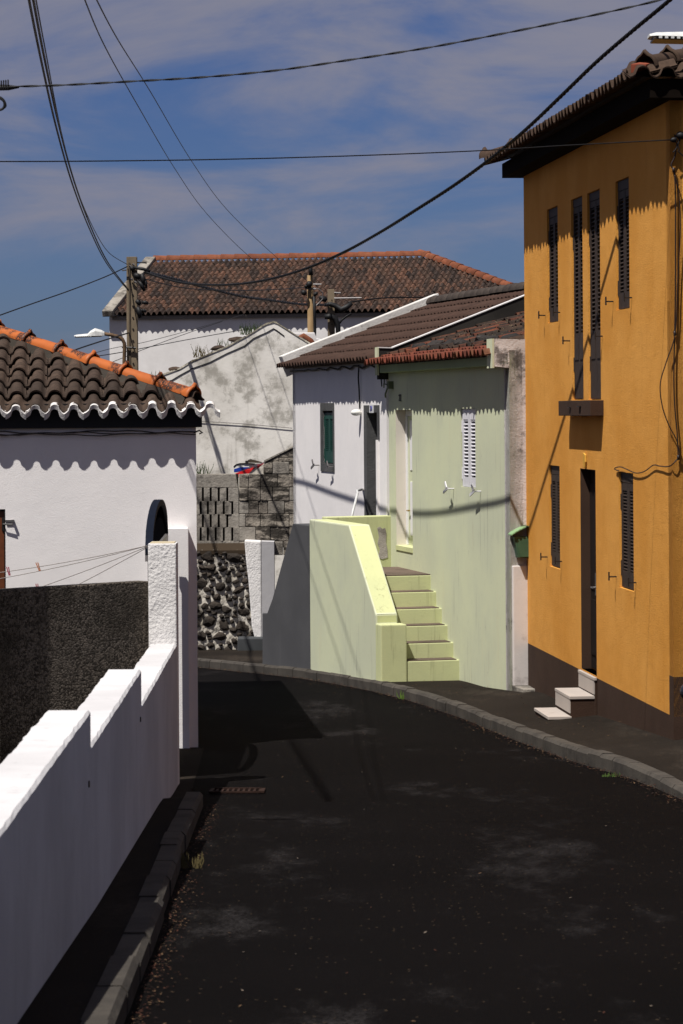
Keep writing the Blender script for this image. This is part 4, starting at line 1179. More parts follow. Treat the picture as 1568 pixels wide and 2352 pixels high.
# clothes lines with pegs
cl = thing('clothes_line', (xl_, 21.8, zg(22)), 'four thin clothes lines running left from the rough white pillar', 'clothes line')
ends = [((338, 1253), (0, 1307), 23.2), ((338, 1253), (0, 1321), 23.6), ((338, 1255), (0, 1372), 24.0), ((338, 1257), (0, 1424), 24.4)]
lines = []
for (a, b, Y) in ends:
    A = at(*a, 21.9); B = at(*b, Y); B2 = A + (B - A) * 1.5
    pts = [A + (B2 - A) * (i / 20) - Vector((0, 0, .03 * 4 * (i / 20) * (1 - i / 20))) for i in range(21)]
    mb = MB(); mb.tube(pts, .0028, 4); mb.build('line', CORD, cl); lines.append((A, B))
def peg(px, line, colr, label, up=1):
    A, B = lines[line]
    t = (338 - px) / 338.0; p = A.lerp(B, t) - Vector((0, 0, .03 * 4 * (t / 1.5) * (1 - t / 1.5)))
    mb = MB(); a = random.uniform(-.35, -.1)
    ax = Vector((math.sin(a), 0, math.cos(a)))
    for k in (-1, 1):
        mb.obox(p + Vector((k * .004 - .004, -.006, 0)) - ax * .035, Vector((.007, 0, 0)), Vector((0, .012, 0)), ax * .072 + Vector((k * .004, 0, 0)))
    mb.build('clothes_peg', PEG[colr], label=label, cat='clothes peg', group='pegs on the clothes lines')
peg(21, 0, 'pink', 'pink clothes peg on the top line nearest the brown door')
peg(92, 0, 'orange', 'orange clothes peg on the top clothes line')
peg(92, 2, 'red', 'small red clothes peg on a lower clothes line')
peg(38, 2, 'yellow', 'yellow clothes peg just above the dark yard wall')
peg(143, 3, 'blue', 'shorter blue clothes peg just above the dark yard wall, left one')
peg(166, 3, 'blue', 'taller blue clothes peg leaning above the dark yard wall, right one')

# ------------------------------------------------------------------ 5. old gable building and the yard walls behind the bend
YG = 49.0
gx = thing('old_gable_house', (-2, YG, zg(YG)), 'old gable wall of weathered blotchy white plaster between the houses', 'house')
pp = [(290, 905), (360, 866), (395, 853), (414, 846), (443, 828), (482, 812), (522, 796), (540, 786), (562, 774), (582, 762), (598, 752), (612, 744), (628, 739.5), (636, 742), (652, 752), (669, 763), (690, 776), (714, 791), (790, 840)]
top = [at(x, y, YG) for x, y in pp]
mb = MB(); mb.prism(top + [Vector((top[-1].x, YG, zg(YG) - 1)), Vector((top[0].x, YG, zg(YG) - 1))], (0, .5, 0)); mb.build('gable_wall', WEATH, gx)
mb = MB()
for i in range(len(top) - 1):
    a, b = top[i], top[i + 1]; dz = Vector((0, 0, random.uniform(.02, .035)))
    mb.obox(a + Vector((0, -.012, -.01)), b - a, (0, .55, 0), dz)
mb.build('verge_edge', plaster('verge_weathered', C(.50, .46, .38), C(.2, .18, .13), grime=C(.06, .05, .03), gr=(.5, .6, .8), bs=20, bd=.03), gx)
mb = MB(); mb.tube([p + Vector((0, -.004, -.13 - .02 * math.sin(i * 2.1))) for i, p in enumerate(top[1:15])], .010, 5); mb.build('wall_cable', RUBBER, gx)
mb = MB(); q = at(528, 976, YG); mb.tube([at(448, 966, YG - .02), at(560, 973, YG - .02), at(671, 983, YG - .02)], .006, 4); mb.build('wall_wire', METAL, gx)
for k, (x, y) in enumerate(((543, 784), (404, 852), (500, 803))):
    p = at(x, y, YG); me = rock('broken_tile', TH1, None, p, .16, .12, .06, 90 + k, 2)
    o = place('broken_tile', me, Matrix.Translation(p + Vector((0, .1, .03))), gx)

def weed(x, y, Y, n, h, label, mat=WEEDM, w=.25, group=None, base=None):
    c = at(x, y, Y) if base is None else base
    mb = MB()
    for i in range(n):
        a = random.uniform(-1, 1); b = random.uniform(-.5, .5); hh = h * random.uniform(.4, 1)
        o = c + Vector((random.uniform(-w, w), random.uniform(-.05, .05), -.02))
        tip = o + Vector((a * hh * .45, b * hh * .3, hh)); mid = o.lerp(tip, .55) + Vector((a * .02, 0, hh * .08))
        t = Vector((.003 + h * .008, 0, 0))
        mb.quadm([o - t, o + t, mid + t * .9, mid - t * .9]); mb.quadm([mid - t * .9, mid + t * .9, tip])
        for q in range(2):
            l = o.lerp(tip, random.uniform(.4, 1)); s = h * .05
            dx = Vector((random.uniform(-s, s), random.uniform(-s, s), s * .8)); 
            mb.quadm([l, l + dx + Vector((s * .4, 0, 0)), l + dx * 1.6, l + dx - Vector((s * .4, 0, 0))])
    mb.build('weed', mat, label=label, cat='plant', group=group)
weed(574, 766, YG + .1, 46, .24, 'thick grassy tuft growing near the peak of the old gable', w=.16)
weed(528, 793, YG + .1, 22, .16, 'sparse grass on the left slope of the old gable below the tuft', w=.2)
weed(462, 818, YG + .1, 28, .24, 'tall thin weeds on the lower left slope of the old gable', DRYW, w=.16)
weed(352, 866, YG + .1, 12, .16, 'tiny weeds at the low left end of the old gable', w=.2)
weed(456, 1088, 45.6, 9, .25, 'small weed on the slotted wall beside the left house corner', w=.05)
weed(472, 1088, 45.6, 9, .22, 'small weed second from the left house corner on the slotted wall', w=.08)
gk = onground(932, 1604)
weed(0, 0, 0, 60, .13, 'bright green weed in the gutter below the green stair', simple('fresh_weed', C(.11, .19, .03), .6, .2, var=.4), w=.07, base=gk + Vector((0, -.03, 0)))
gk = onground(1402, 1782); weed(0, 0, 0, 24, .06, 'small green weed in the gutter below the orange house', simple('fresh_weed2', C(.08, .14, .03), .6, .2, var=.4), w=.06, base=gk + Vector((0, -.03, 0)))
gk = onground(470, 1690); weed(0, 0, 0, 30, .12, 'dry weed tuft in the gutter at the left kerb', DRYW, w=.06, base=Vector((xlk(16) + .05, 16.0, zg(16))))

# small white chimney-like wall with orange ridge tile behind the gable
cw_ = thing('small_roof', (at(690, 790, 54)), 'small white parapet with an orange ridge tile beside the round pole', 'roof')
a, b = at(668, 764, 54), at(732, 764, 54)
mb = MB(); mb.prism([at(664, 800, 54), at(664, 764, 54), at(722, 763, 54), at(727, 776, 54), at(762, 786, 54), at(775, 800, 54)], (0, 2.0, 0)); mb.build('parapet', FARWHITE, cw_, bevel=.02)
mb = MB(); mb.tube([at(682, 782, 53.9), at(697, 773, 53.9), at(712, 784, 53.9), at(722, 800, 53.9)], .07, 8); mb.build('ridge_tile', RIDG5, cw_, smooth=True)

# walls of the yard
YW = 45.5
bw = thing('block_wall', at(600, 1245, YW), 'old grey concrete block wall with sloping top behind the street bend', 'wall')
def wy(y): return at(600, y, YW)[2]
# backing of mortar
def AX(x): return at(x, 1150, YW).x
mb = MB(); pts = [(548, 1250), (548, 1089), (577, 1088), (604, 1066), (610, 1058), (700, 1008), (700, 1260)]
mb.prism([at(x, y, YW + .03) for x, y in pts], (0, .18, 0)); mb.build('mortar', MORTAR, bw)
mb = MB(); mb.prism([at(x, y, YW - .02) for x, y in ((606, 1061), (672, 1028), (700, 1010), (700, 1007), (672, 1025), (606, 1057))], (0, .26, 0)); mb.build('wall_coping', CONC, bw)
rowsY = [1060, 1088, 1119, 1150, 1180, 1210, 1243, 1275]
for r in range(len(rowsY) - 1):
    y0, y1 = rowsY[r], rowsY[r + 1]
    x = 549 if r % 2 else 536
    while x < 690:
        wpx = random.choice((34, 38, 42, 22, 28)); xa, xb = max(x, 549), min(x + wpx, 694)
        if xb - xa > 5:
            def ytop(xx): return max(y0, 1062 - (xx - 604) * .5 if xx > 604 else 1066 + (604 - xx) * .8) if r < 1 else y0
            j = random.uniform(0, .02)
            jj = lambda: random.uniform(.15, .8)
            ql = [(xa + jj(), y1 - jj()), (xb - jj(), y1 - jj()), (xb - jj(), ytop(xb) + jj()), (xa + jj(), ytop(xa) + jj())]
            if ql[0][1] - ql[3][1] > 2 and ql[1][1] - ql[2][1] > 2:
                mb = MB(); mb.prism([at(px, py, YW - j) for px, py in ql], (0, .10, 0)); mb.build('block', BLOCK if random.random() < .8 else CONC, bw, bevel=.012)
        x += wpx
top2 = [(604, 1064), (640, 1046), (672, 1029)]
mb = MB(); mb.prism([at(x, y, YW - .005) for x, y in ((606, 1087), (606, 1063), (640, 1046), (640, 1087))], (0, .1, 0)); mb.build('block', BLOCK, bw, bevel=.01)
mb = MB(); mb.prism([at(x, y, YW - .005) for x, y in ((641, 1050), (641, 1045), (700, 1014), (700, 1050))], (0, .1, 0)); mb.build('block', BLOCK, bw, bevel=.01)
mb = MB(); mb.prism([at(x, y, YW - .005) for x, y in ((641, 1087), (641, 1051), (700, 1051), (700, 1087))], (0, .1, 0)); mb.build('block', BLOCK, bw, bevel=.01)
# slotted wall
sw = thing('slotted_wall', at(500, 1250, YW), 'grey concrete wall with rows of narrow upright slots beside the left house', 'wall')
mb = MB(); mb.prism([at(x, y, YW + .16) for x, y in ((400, 1255), (400, 1088), (547, 1088), (547, 1255))], (0, .05, 0)); mb.build('backing', simple('slot_dark', C(.012, .010, .008), .9), sw)
mb = MB(); mb.prism([at(x, y, YW) for x, y in ((400, 1120), (400, 1088), (541, 1088), (547, 1120))], (0, .16, 0)); mb.build('top_band', CONC, sw, bevel=.015)
srows = [(1120, 1151), (1151, 1181), (1181, 1211), (1211, 1242)]
for r, (y0, y1) in enumerate(srows):
    edges = [x + (0 if r % 2 == 0 else 11.5) for x in (404, 425.5, 447, 463.5, 481.5, 500, 519.5)]
    edges = [e for e in edges]
    xs = edges + [549]
    for i in range(len(xs) - 1):
        a = xs[i] + 4.6; b = xs[i + 1]
        if b > 546: b = 547 + r * .8
        if b - a < 4: continue
        mb = MB(); mb.prism([at(px, py, YW + random.uniform(-.012, .012)) for px, py in ((a, y1 + .3), (b, y1 + .3), (b, y0), (a, y0))], (0, .14, 0)); mb.build('block', CONC, sw, bevel=.006)
mb = MB(); mb.prism([at(x, y, YW) for x, y in ((400, 1256), (400, 1242), (549, 1242), (549, 1256))], (0, .16, 0)); mb.build('base_band', CONC, sw, bevel=.01)
mb = MB(); a = at(400, 1262, YW - .35); b = at(566, 1262, YW - .35)
mb.prism([Vector((a.x, YW - .30, a.z - .02)), Vector((b.x, YW - .30, a.z - .02)), Vector((b.x, YW + .05, a.z + .10)), Vector((a.x, YW + .05, a.z + .10))], (0, 0, -.06)); mb.build('soil_ledge', SOIL, sw)
# dry-stone wall
Ys = YW - .30
sm = thing('stone_wall', at(510, 1500, Ys), 'rubble wall of dark basalt stones in white mortar beneath the slotted wall', 'wall')
mb = MB(); nx_, nz_ = 60, 60
rr = random.Random(11)
x0_, x1_ = at(400, 1260, Ys).x, at(606, 1260, Ys).x; zb_, zt_ = at(500, 1520, Ys)[2], at(500, 1264, Ys)[2]
for j in range(nz_ + 1):
    for i in range(nx_ + 1):
        e = 0 if (i in (0, nx_)) else 1
        mb.v.append(Vector((x0_ + (x1_ - x0_) * i / nx_, Ys + .022 + .014 * rr.uniform(-1, 1), zb_ + (zt_ - zb_) * j / nz_ + (rr.uniform(-.03, .02) if j == nz_ else 0))))
for j in range(nz_):
    for i in range(nx_):
        k = j * (nx_ + 1) + i; mb.f.append((k, k + 1, k + nx_ + 2, k + nx_ + 1)); mb.m.append(0)
mb.build('mortar', MORTAR, sm, smooth=True)
mb = MB(); mb.obox((x0_, Ys + .08, zb_), (x1_ - x0_, 0, 0), (0, .25, 0), (0, 0, zt_ - zb_ + .02)); mb.build('wall_core', MORTAR, sm)
placed = []
tries = 0
while tries < 5000 and len(placed) < 135:
    tries += 1
    big = random.random() < .45
    r = random.uniform(12, 19) if big and tries < 1500 else random.uniform(5, 11)
    x = random.uniform(420, 600); y = random.uniform(1268, 1500)
    if x + r > 604 or y + r * .7 > 1506: continue
    if all(math.hypot((x - a) / 1.15, (y - b)) > (r + c) * .80 for a, b, c in placed):
        placed.append((x, y, r))
for i, (x, y, r) in enumerate(placed):
    k = r / F * Ys * .93
    me = rock('stone', BASALT, None, None, k * random.uniform(1.15, 1.45), .075, k * random.uniform(.85, 1.1), 300 + i, 2)
    p = at(x, y, Ys + .035); 
    place('stone', me, Matrix.Translation(p) @ Matrix.Rotation(random.uniform(-.5, .5), 4, 'Y'), sm)
# plaster pillar beside it
pw = thing('wall_pillar', at(595, 1450, YW - .4), 'rough white plaster pillar between the stone wall and dark stair wall', 'pillar')
mb = MB()
pf = [(561, 1241), (599, 1243), (601, 1470), (586, 1470), (578, 1440), (574, 1380), (570, 1330), (565, 1290)]
mb.prism([at(x, y, YW - .42) for x, y in pf], (0, .5, 0)); mb.build('front_face', ROUGHW, pw, bevel=.02)
mb = MB(); a = at(600, 1243, YW - .42); b = at(629, 1245, YW - .36)
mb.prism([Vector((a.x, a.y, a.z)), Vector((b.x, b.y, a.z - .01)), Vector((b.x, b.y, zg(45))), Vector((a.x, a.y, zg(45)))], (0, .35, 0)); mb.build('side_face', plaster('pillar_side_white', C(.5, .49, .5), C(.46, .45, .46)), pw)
# low dark plinth at its foot
mb = MB(); a = at(545, 1466, YW - .75); mb.obox((a.x, a.y, zg(45) - .1), (.60, 0, 0), (0, .45, 0), (0, 0, a.z - zg(45) + .1))
mb.build('low_plinth', plaster('slate_grey_plinth', C(.055, .058, .062), C(.04, .043, .045)), bevel=.015, label='low dark grey concrete plinth at the foot of the stone wall', cat='plinth')
# boat bow over the wall
bt = thing('boat', at(570, 1090, 46.8), 'white boat with blue and red stripes showing above the block wall', 'boat')
YB = 46.8
def cv(x): return YB - .25 * math.sin(max(0, min(1, (x - 537) / 68)) * math.pi)
def strip2(name, top_, bot_, mat, off=0.0, parent=bt, ext=.04):
    mb = MB(); n = len(top_)
    for i in range(n):
        mb.v.append(at(top_[i][0], top_[i][1], cv(top_[i][0]) - off)); mb.v.append(at(bot_[i][0], bot_[i][1], cv(bot_[i][0]) - off))
    for i in range(n): mb.v.append(mb.v[2 * i] + Vector((0, ext, 0))); mb.v.append(mb.v[2 * i + 1] + Vector((0, ext, 0)))
    for i in range(n - 1):
        a, b, c, d = 2 * i, 2 * i + 1, 2 * i + 3, 2 * i + 2
        mb.f += [(a, b, c, d), (2 * n + a, 2 * n + d, 2 * n + c, 2 * n + b), (a, d, 2 * n + d, 2 * n + a), (b, 2 * n + b, 2 * n + c, c)]
    mb.m = [0] * len(mb.f)
    return mb.build(name, mat, parent, fix=True)
hx = [536, 542, 550, 560, 572, 585, 597, 608]
tp_ = [1072, 1067, 1065, 1064.5, 1064.8, 1065.5, 1064, 1060]
strip2('hull', list(zip(hx, tp_)), [(x, 1100) for x in hx], BOATW)
strip2('rub_rail', [(x, t - 1.6) for x, t in zip(hx[:6], tp_)], [(x, t + .6) for x, t in zip(hx[:6], tp_)], IRON, .02)
strip2('blue_stripe', [(537, 1077), (550, 1073), (562, 1072.5), (573, 1072.5)], [(537, 1084), (550, 1082), (562, 1077), (573, 1073)], BLUEP, .012)
strip2('red_stripe', [(537, 1088), (550, 1083.5), (566, 1078), (582, 1073), (588, 1072.5)], [(537, 1095), (550, 1095), (566, 1093), (578, 1080), (588, 1073)], REDP, .014)
strip2('red_panel', [(591, 1069), (600, 1067), (609, 1064)], [(591, 1074), (600, 1083), (609, 1067)], REDP, .02)
mb = MB(); a = at(563, 1064, YB - .2); mb.obox((a.x, a.y, a.z), (.05, 0, 0), (0, .06, 0), (0, 0, .045)); mb.build('cleat', IRON, bt)
mb = MB(); mb.prism([at(x, y, YB + .3) for x, y in ((569, 1056), (575, 1054), (601, 1061), (601, 1063), (569, 1062))], (0, .12, 0)); mb.build('oar_blade', simple('old_wood', C(.06, .045, .03)), bt)

# ------------------------------------------------------------------ 6. big white house far behind
d5 = Vector((1, -.2)).normalized()
c5 = at(251, 730, 85)
F5 = Frame((c5.x, c5.y), d5, (0, -1))
h5 = thing('far_house', (c5.x, c5.y, zg(85)), 'long far white house with a big red brown tile roof and hipped right end', 'house')
zw5 = F5.px(400, 727)[1]
mb = MB(); mb.fbox(F5, 0, 20, -9.6, 0, zg(85) - 1, zw5 + .02); mb.build('wall', FARWHITE, h5)
mb = MB(); mb.prism([F5.p(0.004, 0, zw5), F5.p(.004, -4.75, zw5 + 1.75), F5.p(.004, -9.5, zw5)], F5.D * .28); mb.build('gable_wall', FARWHITE, h5)
p5 = R(20.6); zE5 = F5.px(400, 722, .28)[1]
v5 = Vector((-F5.n.x * math.cos(p5), -F5.n.y * math.cos(p5), math.sin(p5))); n5 = F5.D.cross(v5).normalized()
O5 = F5.p(.12, .24, zE5); Ls5 = 4.95 / math.cos(p5)
# right hip: ridge ends where the photo shows it
rid = O5 + v5 * Ls5
def ridge_px(x):
    fr = Frame((rid.x, rid.y), F5.d, (0, -1)); return fr.px(x, 585)[0]
sRd = ridge_px(975)
w5 = .178; e5 = Ls5 / 13.4
tile_roof(h5, O5, v5, n5, w5, e5, 0, 110, 14, lambda u, v: v < Ls5 and u < sRd + (Ls5 - v) * math.cos(p5), [TH5], jit=.008, rot=.02, hc=.44, hp=.10, cw=.62)
mb = MB()
u_ = F5.D; T5 = 4.95
A = O5 - n5 * .03 + v5 * .0; B = A + u_ * (sRd + T5); Cc = O5 + v5 * Ls5 + u_ * sRd - n5 * .03; Dd = O5 + v5 * Ls5 - n5 * .03
mb.quadm([A + v5 * .15, B + v5 * .15 - u_ * .15, Cc, Dd]); bk = F5.N * -2 * T5
mb.quadm([B, B + bk, Cc]); mb.quadm([A + bk, Dd, Cc, B + bk]); mb.build('roof_deck', TH5, h5)
rm5 = ridge_mesh('ridge_tile', .14, .165, .50, RIDG5, collar=False, seg=8)
ridge_run(h5, Dd + Vector((0, 0, .06)), Cc + Vector((0, 0, .06)), rm5, .44, 'ridge_tile', .006)
ridge_run(h5, B + Vector((0, 0, .06)), Cc + Vector((0, 0, .06)), rm5, .44, 'ridge_tile', .006)
mb = MB(); mb.obox(F5.p(-.12, .34, zE5 - .05), u_ * .34, v5 * (Ls5 + .05), n5 * .2); mb.build('gable_coping', CONC, h5, bevel=.03)
mb = MB(); mb.fbox(F5, .12, 20, .02, .10, zE5 - .13, zE5 - .02); mb.build('eave_band', simple('eave_grey', C(.18, .16, .14)), h5)

# ------------------------------------------------------------------ poles, street lamps, cables
YP = 47.0
def pole_square(x0, x1, ytop, Y, label, ybot=1700):
    a, b = at(x0, ytop, Y), at(x1, ytop, Y); w = b.x - a.x
    base = Vector((a.x + w / 2, Y, zg(Y)))
    t = thing('utility_pole', base, label, 'pole', 'utility poles behind the houses')
    m = MB(); tb = .9; wb = w * 1.25
    zt = a.z
    m.v += [base + Vector((sx * wb / 2, sy * wb / 2, -.3)) for sx, sy in ((-1, -1), (1, -1), (1, 1), (-1, 1))]
    m.v += [Vector((base.x + sx * w / 2, Y + sy * w / 2, zt)) for sx, sy in ((-1, -1), (1, -1), (1, 1), (-1, 1))]
    m.f = [(3, 2, 1, 0), (4, 5, 6, 7), (0, 1, 5, 4), (1, 2, 6, 5), (2, 3, 7, 6), (3, 0, 4, 7)]; m.m = [0] * 6
    m.build('shaft', POLE, t, bevel=.008)
    m = MB(); m.tube([(0, -.012, 0), (0, .01, 0)], .014, 6); hm = m.mesh('bolt_hole', IRON)
    for k in range(9):
        place('bolt_hole', hm, Matrix.Translation((base.x + w * .1, Y - w / 2 - .004 * k / 3, zt - .25 - k * .19)), t)
    return t, base, zt, w
def rust_groove(): pass
P1, b1, z1p, wp = pole_square(291, 314.5, 590, YP, 'square concrete utility pole with a street lamp rising behind the orange hip tiles')
m = MB(); m.obox((b1.x - wp * .30, YP - wp / 2 - .016, z1p - 3), (wp * .16, 0, 0), (0, .02, 0), (0, 0, 2.9)); m.build('groove', simple('groove_dark', C(.08, .06, .04)), P1)
# fittings at its top
m = MB()
def A1(x, y, dy=-.14): return at(x, y, YP + dy)
m.tube([A1(314, 603), A1(330, 603), A1(337, 604)], .012, 5); m.tube([A1(306, 614), A1(330, 618), A1(345, 624)], .03, 6)
for (xa, ya, xb, yb, r) in ((300, 612, 306, 622, .05), (308, 630, 322, 640, .06), (325, 628, 330, 655, .05), (318, 645, 332, 668, .045), (312, 690, 322, 700, .05), (326, 694, 340, 697, .04), (316, 705, 322, 730, .05), (322, 712, 336, 716, .035), (332, 640, 336, 662, .03)):
    m.tube([A1(xa, ya), A1((xa + xb) / 2 + 1, (ya + yb) / 2 - 1), A1(xb, yb)], [r * .6, r, r * .6], 6)
m.build('cable_clamp', RUBBER, P1, smooth=True, kind='stuff')
m = MB()
for (x, y) in ((297, 610), (304, 606), (300, 640), (308, 646)): m.tube([A1(x, y), A1(x + 5, y + 3)], .02, 6)
m.tube([A1(290, 620), A1(280, 621)], .012, 5); m.build('insulator', METAL, P1)
def lamp_head(parent, Q, dirx, L, w, h):
    """flat LED head: Q is where the arm enters; dirx points to the tip"""
    d = dirx.normalized(); s = Vector((0, 1, 0)); up = Vector((0, 0, 1))
    up = (up - d * up.dot(d)).normalized()
    m = MB()
    # shell cross sections from arm to tip: (t, halfwidth, top, bottom)
    secs = [(0, .35, .30, -.28), (.08, .55, .55, -.32), (.30, .9, .9, -.30), (.45, 1.0, .55, -.28), (.55, 1.0, .12, -.26), (.93, .95, .02, -.24), (1.0, .6, -.06, -.22)]
    n = 8
    for (t, hw, tp, bt) in secs:
        for k in range(n):
            th = math.pi * k / (n - 1)
            m.v.append(Q + d * (L * t) + s * (math.cos(th) * hw * w / 2) + up * (h * (bt + (tp - bt) * math.sin(th) ** .6)))
    for i in range(len(secs) - 1):
        for k in range(n - 1): m.f.append((i * n + k, i * n + k + 1, (i + 1) * n + k + 1, (i + 1) * n + k))
        m.f.append((i * n + n - 1, i * n, (i + 1) * n, (i + 1) * n + n - 1))
    m.f.append(tuple(range(n))); m.f.append(tuple((len(secs) - 1) * n + k for k in reversed(range(n))))
    m.m = [0] * len(m.f)
    m.build('lamp_shell', ALU, parent, fix=True, smooth=False)
    m = MB(); m.obox(Q + d * (L * .10) - s * (w * .42) - up * (h * .42), d * (L * .86), s * (w * .84), up * (h * .12)); m.build('lens_panel', LENS, parent, bevel=.004)
    m = MB()
    for k in range(8):
        for e in (-1, 1):
            m.obox(Q + d * (L * (.42 + .065 * k)) + s * (e * w * .46 - .01) - up * (h * .38), d * (L * .035), s * .022, up * (h * .14))
    m.build('cooling_fin', ALU, parent)
sl1 = thing('street_lamp', A1(284, 860), 'small white street lamp on a curved rusty arm fixed to the concrete pole', 'street lamp')
m = MB(); ap = [A1(285, 868), A1(285, 830), A1(286, 800), A1(285.5, 788), A1(281, 779), A1(272, 773), A1(255, 769), A1(238, 766)]
m.tube(ap, .030, 8); m.build('lamp_arm', RUST, sl1, smooth=True)
m = MB(); m.tube([A1(280, 797), A1(312, 799)], .018, 5); m.tube([A1(280, 853), A1(312, 855)], .018, 5); m.build('pole_strap', IRON, sl1)
lamp_head(sl1, A1(240, 766), at(172, 769, YP - .14) - A1(240, 766), .50, .26, .11)
# lamp over the orange house, only its tip in frame
YQ = 20.0
sl2 = thing('street_lamp', at(1700, 110, YQ), 'white street lamp head with notched rim above the orange roof corner', 'street lamp')
qa = at(1700, 82, YQ); qt = at(1489, 77, YQ)
lamp_head(sl2, qa, qt - qa, (qt - qa).length, .30, .13)
m = MB(); m.tube([qa - (qt - qa) * .05, qa - (qt - qa) * .8, qa - (qt - qa) * 1.6 + Vector((0, 0, -.2)), qa - (qt - qa) * 1.8 + Vector((0, .0, -.7))], .03, 8); m.build('lamp_arm', METAL, sl2, smooth=True)
m = MB(); bb = qa - (qt - qa) * 1.85; m.tube([Vector((bb.x + .06, bb.y, zg(20) - .2)), Vector((bb.x + .06, bb.y, qa.z + .3))], [.12, .08], 10); m.build('lamp_post', POLE, sl2, smooth=True)

# round pole and the third pole
YR = 60.0
a = at(713, 800, YR)
rp = thing('utility_pole', (a.x, YR, zg(YR)), 'round rusty metal utility pole before the far tile roof', 'pole', 'utility poles behind the houses')
m = MB(); rr_ = 7.3 / F * YR; tpz = at(713, 632, YR)
m.tube([Vector((a.x, YR, zg(YR) - .3)), Vector((a.x, YR, tpz.z))], [rr_ * 1.1, rr_ * .9], 12); m.build('shaft', WOODP, rp, smooth=True)
m = MB()
def A2(x, y, dy=-.12): return at(x, y, YR + dy)
m.tube([A2(714, 632), A2(713, 616), A2(716, 612)], [.05, .045, .02], 6)
for (xa, ya, xb, yb, r) in ((704, 650, 716, 656, .09), (693, 668, 702, 676, .07), (722, 672, 727, 678, .07), (700, 655, 706, 660, .05)): m.tube([A2(xa, ya), A2((xa + xb) / 2, (ya + yb) / 2), A2(xb, yb)], [r * .6, r, r * .6], 6)
m.tube([A2(721, 680), A2(722, 720), A2(723, 760), A2(721, 798)], .035, 6)
m.build('cable_clamp', RUBBER, rp, smooth=True)
m = MB(); m.tube([A2(719, 653), A2(738, 653)], .018, 5); m.tube([A2(700, 662), A2(726, 664)], .02, 5)
m.tube([A2(718, 660), A2(732, 664), A2(741, 672), A2(741, 686), A2(733, 695), A2(724, 703)], .012, 5); m.build('bracket', METAL, rp)
YT = 66.0
P3, b3, z3p, w3p = pole_square(752, 768, 664.5, YT, 'square concrete utility pole with black cable bundle, rightmost of the poles')
m = MB()
def A3(x, y, dy=-.2): return at(x, y, YT + dy)
m.tube([A3(745, 700), A3(758, 698), A3(770, 702), A3(782, 712), A3(795, 706), A3(808, 696)], [.05, .06, .07, .09, .08, .05], 6)
m.tube([A3(745, 728), A3(758, 726), A3(770, 732), A3(776, 750), A3(777, 775), A3(777, 800)], [.06, .08, .08, .07, .06, .06], 6)
m.tube([A3(777, 745), A3(784, 735), A3(795, 726), A3(806, 720)], .03, 5)
m.tube([A3(733, 682), A3(742, 686), A3(750, 690)], [.04, .08, .05], 6)
m.build('cable_clamp', RUBBER, P3, smooth=True)
m = MB(); m.tube([A3(767, 672), A3(782, 673)], .02, 5); m.tube([A3(767, 685), A3(830, 684)], .02, 5); m.build('bracket', METAL, P3)

def spline(pts, n):
    out = []; P = [pts[0]] + list(pts) + [pts[-1]]
    for i in range(1, len(P) - 2):
        p0, p1, p2, p3 = P[i - 1], P[i], P[i + 1], P[i + 2]
        for k in range(n):
            t = k / n
            out.append(.5 * ((2 * p1) + (-p0 + p2) * t + (2 * p0 - 5 * p1 + 4 * p2 - p3) * t * t + (-p0 + 3 * p1 - 3 * p2 + p3) * t ** 3))
    out.append(pts[-1]); return out
def resample(pts, step):
    out = [pts[0]]; acc = 0
    for i in range(1, len(pts)):
        a, b = pts[i - 1], pts[i]; L = (b - a).length; t = step - acc
        while t <= L: out.append(a.lerp(b, t / L)); t += step
        acc = (acc + L) % step
    return out
def twisted(pts, r, R0, pitch, strands, name, label, cat='cable', step=.06, seg=5, group=None):
    pts = resample(spline(pts, 24), step); mb = MB()
    for k in range(strands):
        path = []
        for i, p in enumerate(pts):
            t = (pts[min(i + 1, len(pts) - 1)] - pts[max(i - 1, 0)]).normalized()
            a = t.cross(Vector((0, 0, 1))).normalized(); b = a.cross(t)
            th = 2 * math.pi * (i * step / pitch + k / strands)
            path.append(p + a * (R0 * math.cos(th)) + b * (R0 * math.sin(th)))
        mb.tube(path, r, seg)
    return mb.build(name, RUBBER, smooth=True, label=label, cat=cat, group=group)
def wire(pts, r, label, group='thin overhead wires'):
    mb = MB(); mb.tube(spline(pts, 10), r, 5); return mb.build('overhead_wire', RUBBER, smooth=True, label=label, cat='cable', group=group)
# the heavy cable: a straight line on plan, sagging
YC = [(334, 46.9), (430, 44.6), (521, 41.8), (654, 37.6), (750, 34.8), (956, 30.3), (1130, 27.9), (1298, 25.9), (1545, 23.4), (1640, 22.5)]
def plan(x, y):
    for i in range(len(YC) - 1):
        if YC[i][0] <= x <= YC[i + 1][0]:
            t = (x - YC[i][0]) / (YC[i + 1][0] - YC[i][0]); return ray(x, y) / (1 / YC[i][1] * (1 - t) + 1 / YC[i + 1][1] * t) ** 1.0
hp = [(334, 625), (372, 638), (430, 651), (520, 654), (600, 645), (690, 621), (780, 584), (870, 535), (960, 479), (1045, 424), (1130, 362), (1210, 295), (1290, 219), (1370, 142), (1450, 73), (1545, -6), (1640, -95)]
hpp = [plan(x, y) for x, y in hp]
for _ in range(3): hpp.append(hpp[-1] + (hpp[-1] - hpp[-2]))
twisted(hpp, .0095, .0105, .36, 4, 'overhead_cable', 'thick twisted black cable sagging across the sky in front of the orange house', step=.05)
bp = [(334, 625), (400, 640), (480, 662), (560, 681), (620, 689), (690, 698), (760, 700)]
twisted([at(x, y, YP + (YT - YP) * i / 6) for i, (x, y) in enumerate(bp)], .018, .018, .5, 2, 'overhead_cable', 'black cable from the square lamp pole to the rightmost pole', step=.15)
np_ = [(-120, 200), (0, 199), (130, 196), (300, 187), (470, 177), (640, 161), (800, 138), (980, 110), (1150, 78), (1300, 48), (1440, 18), (1540, -6), (1660, -38)]
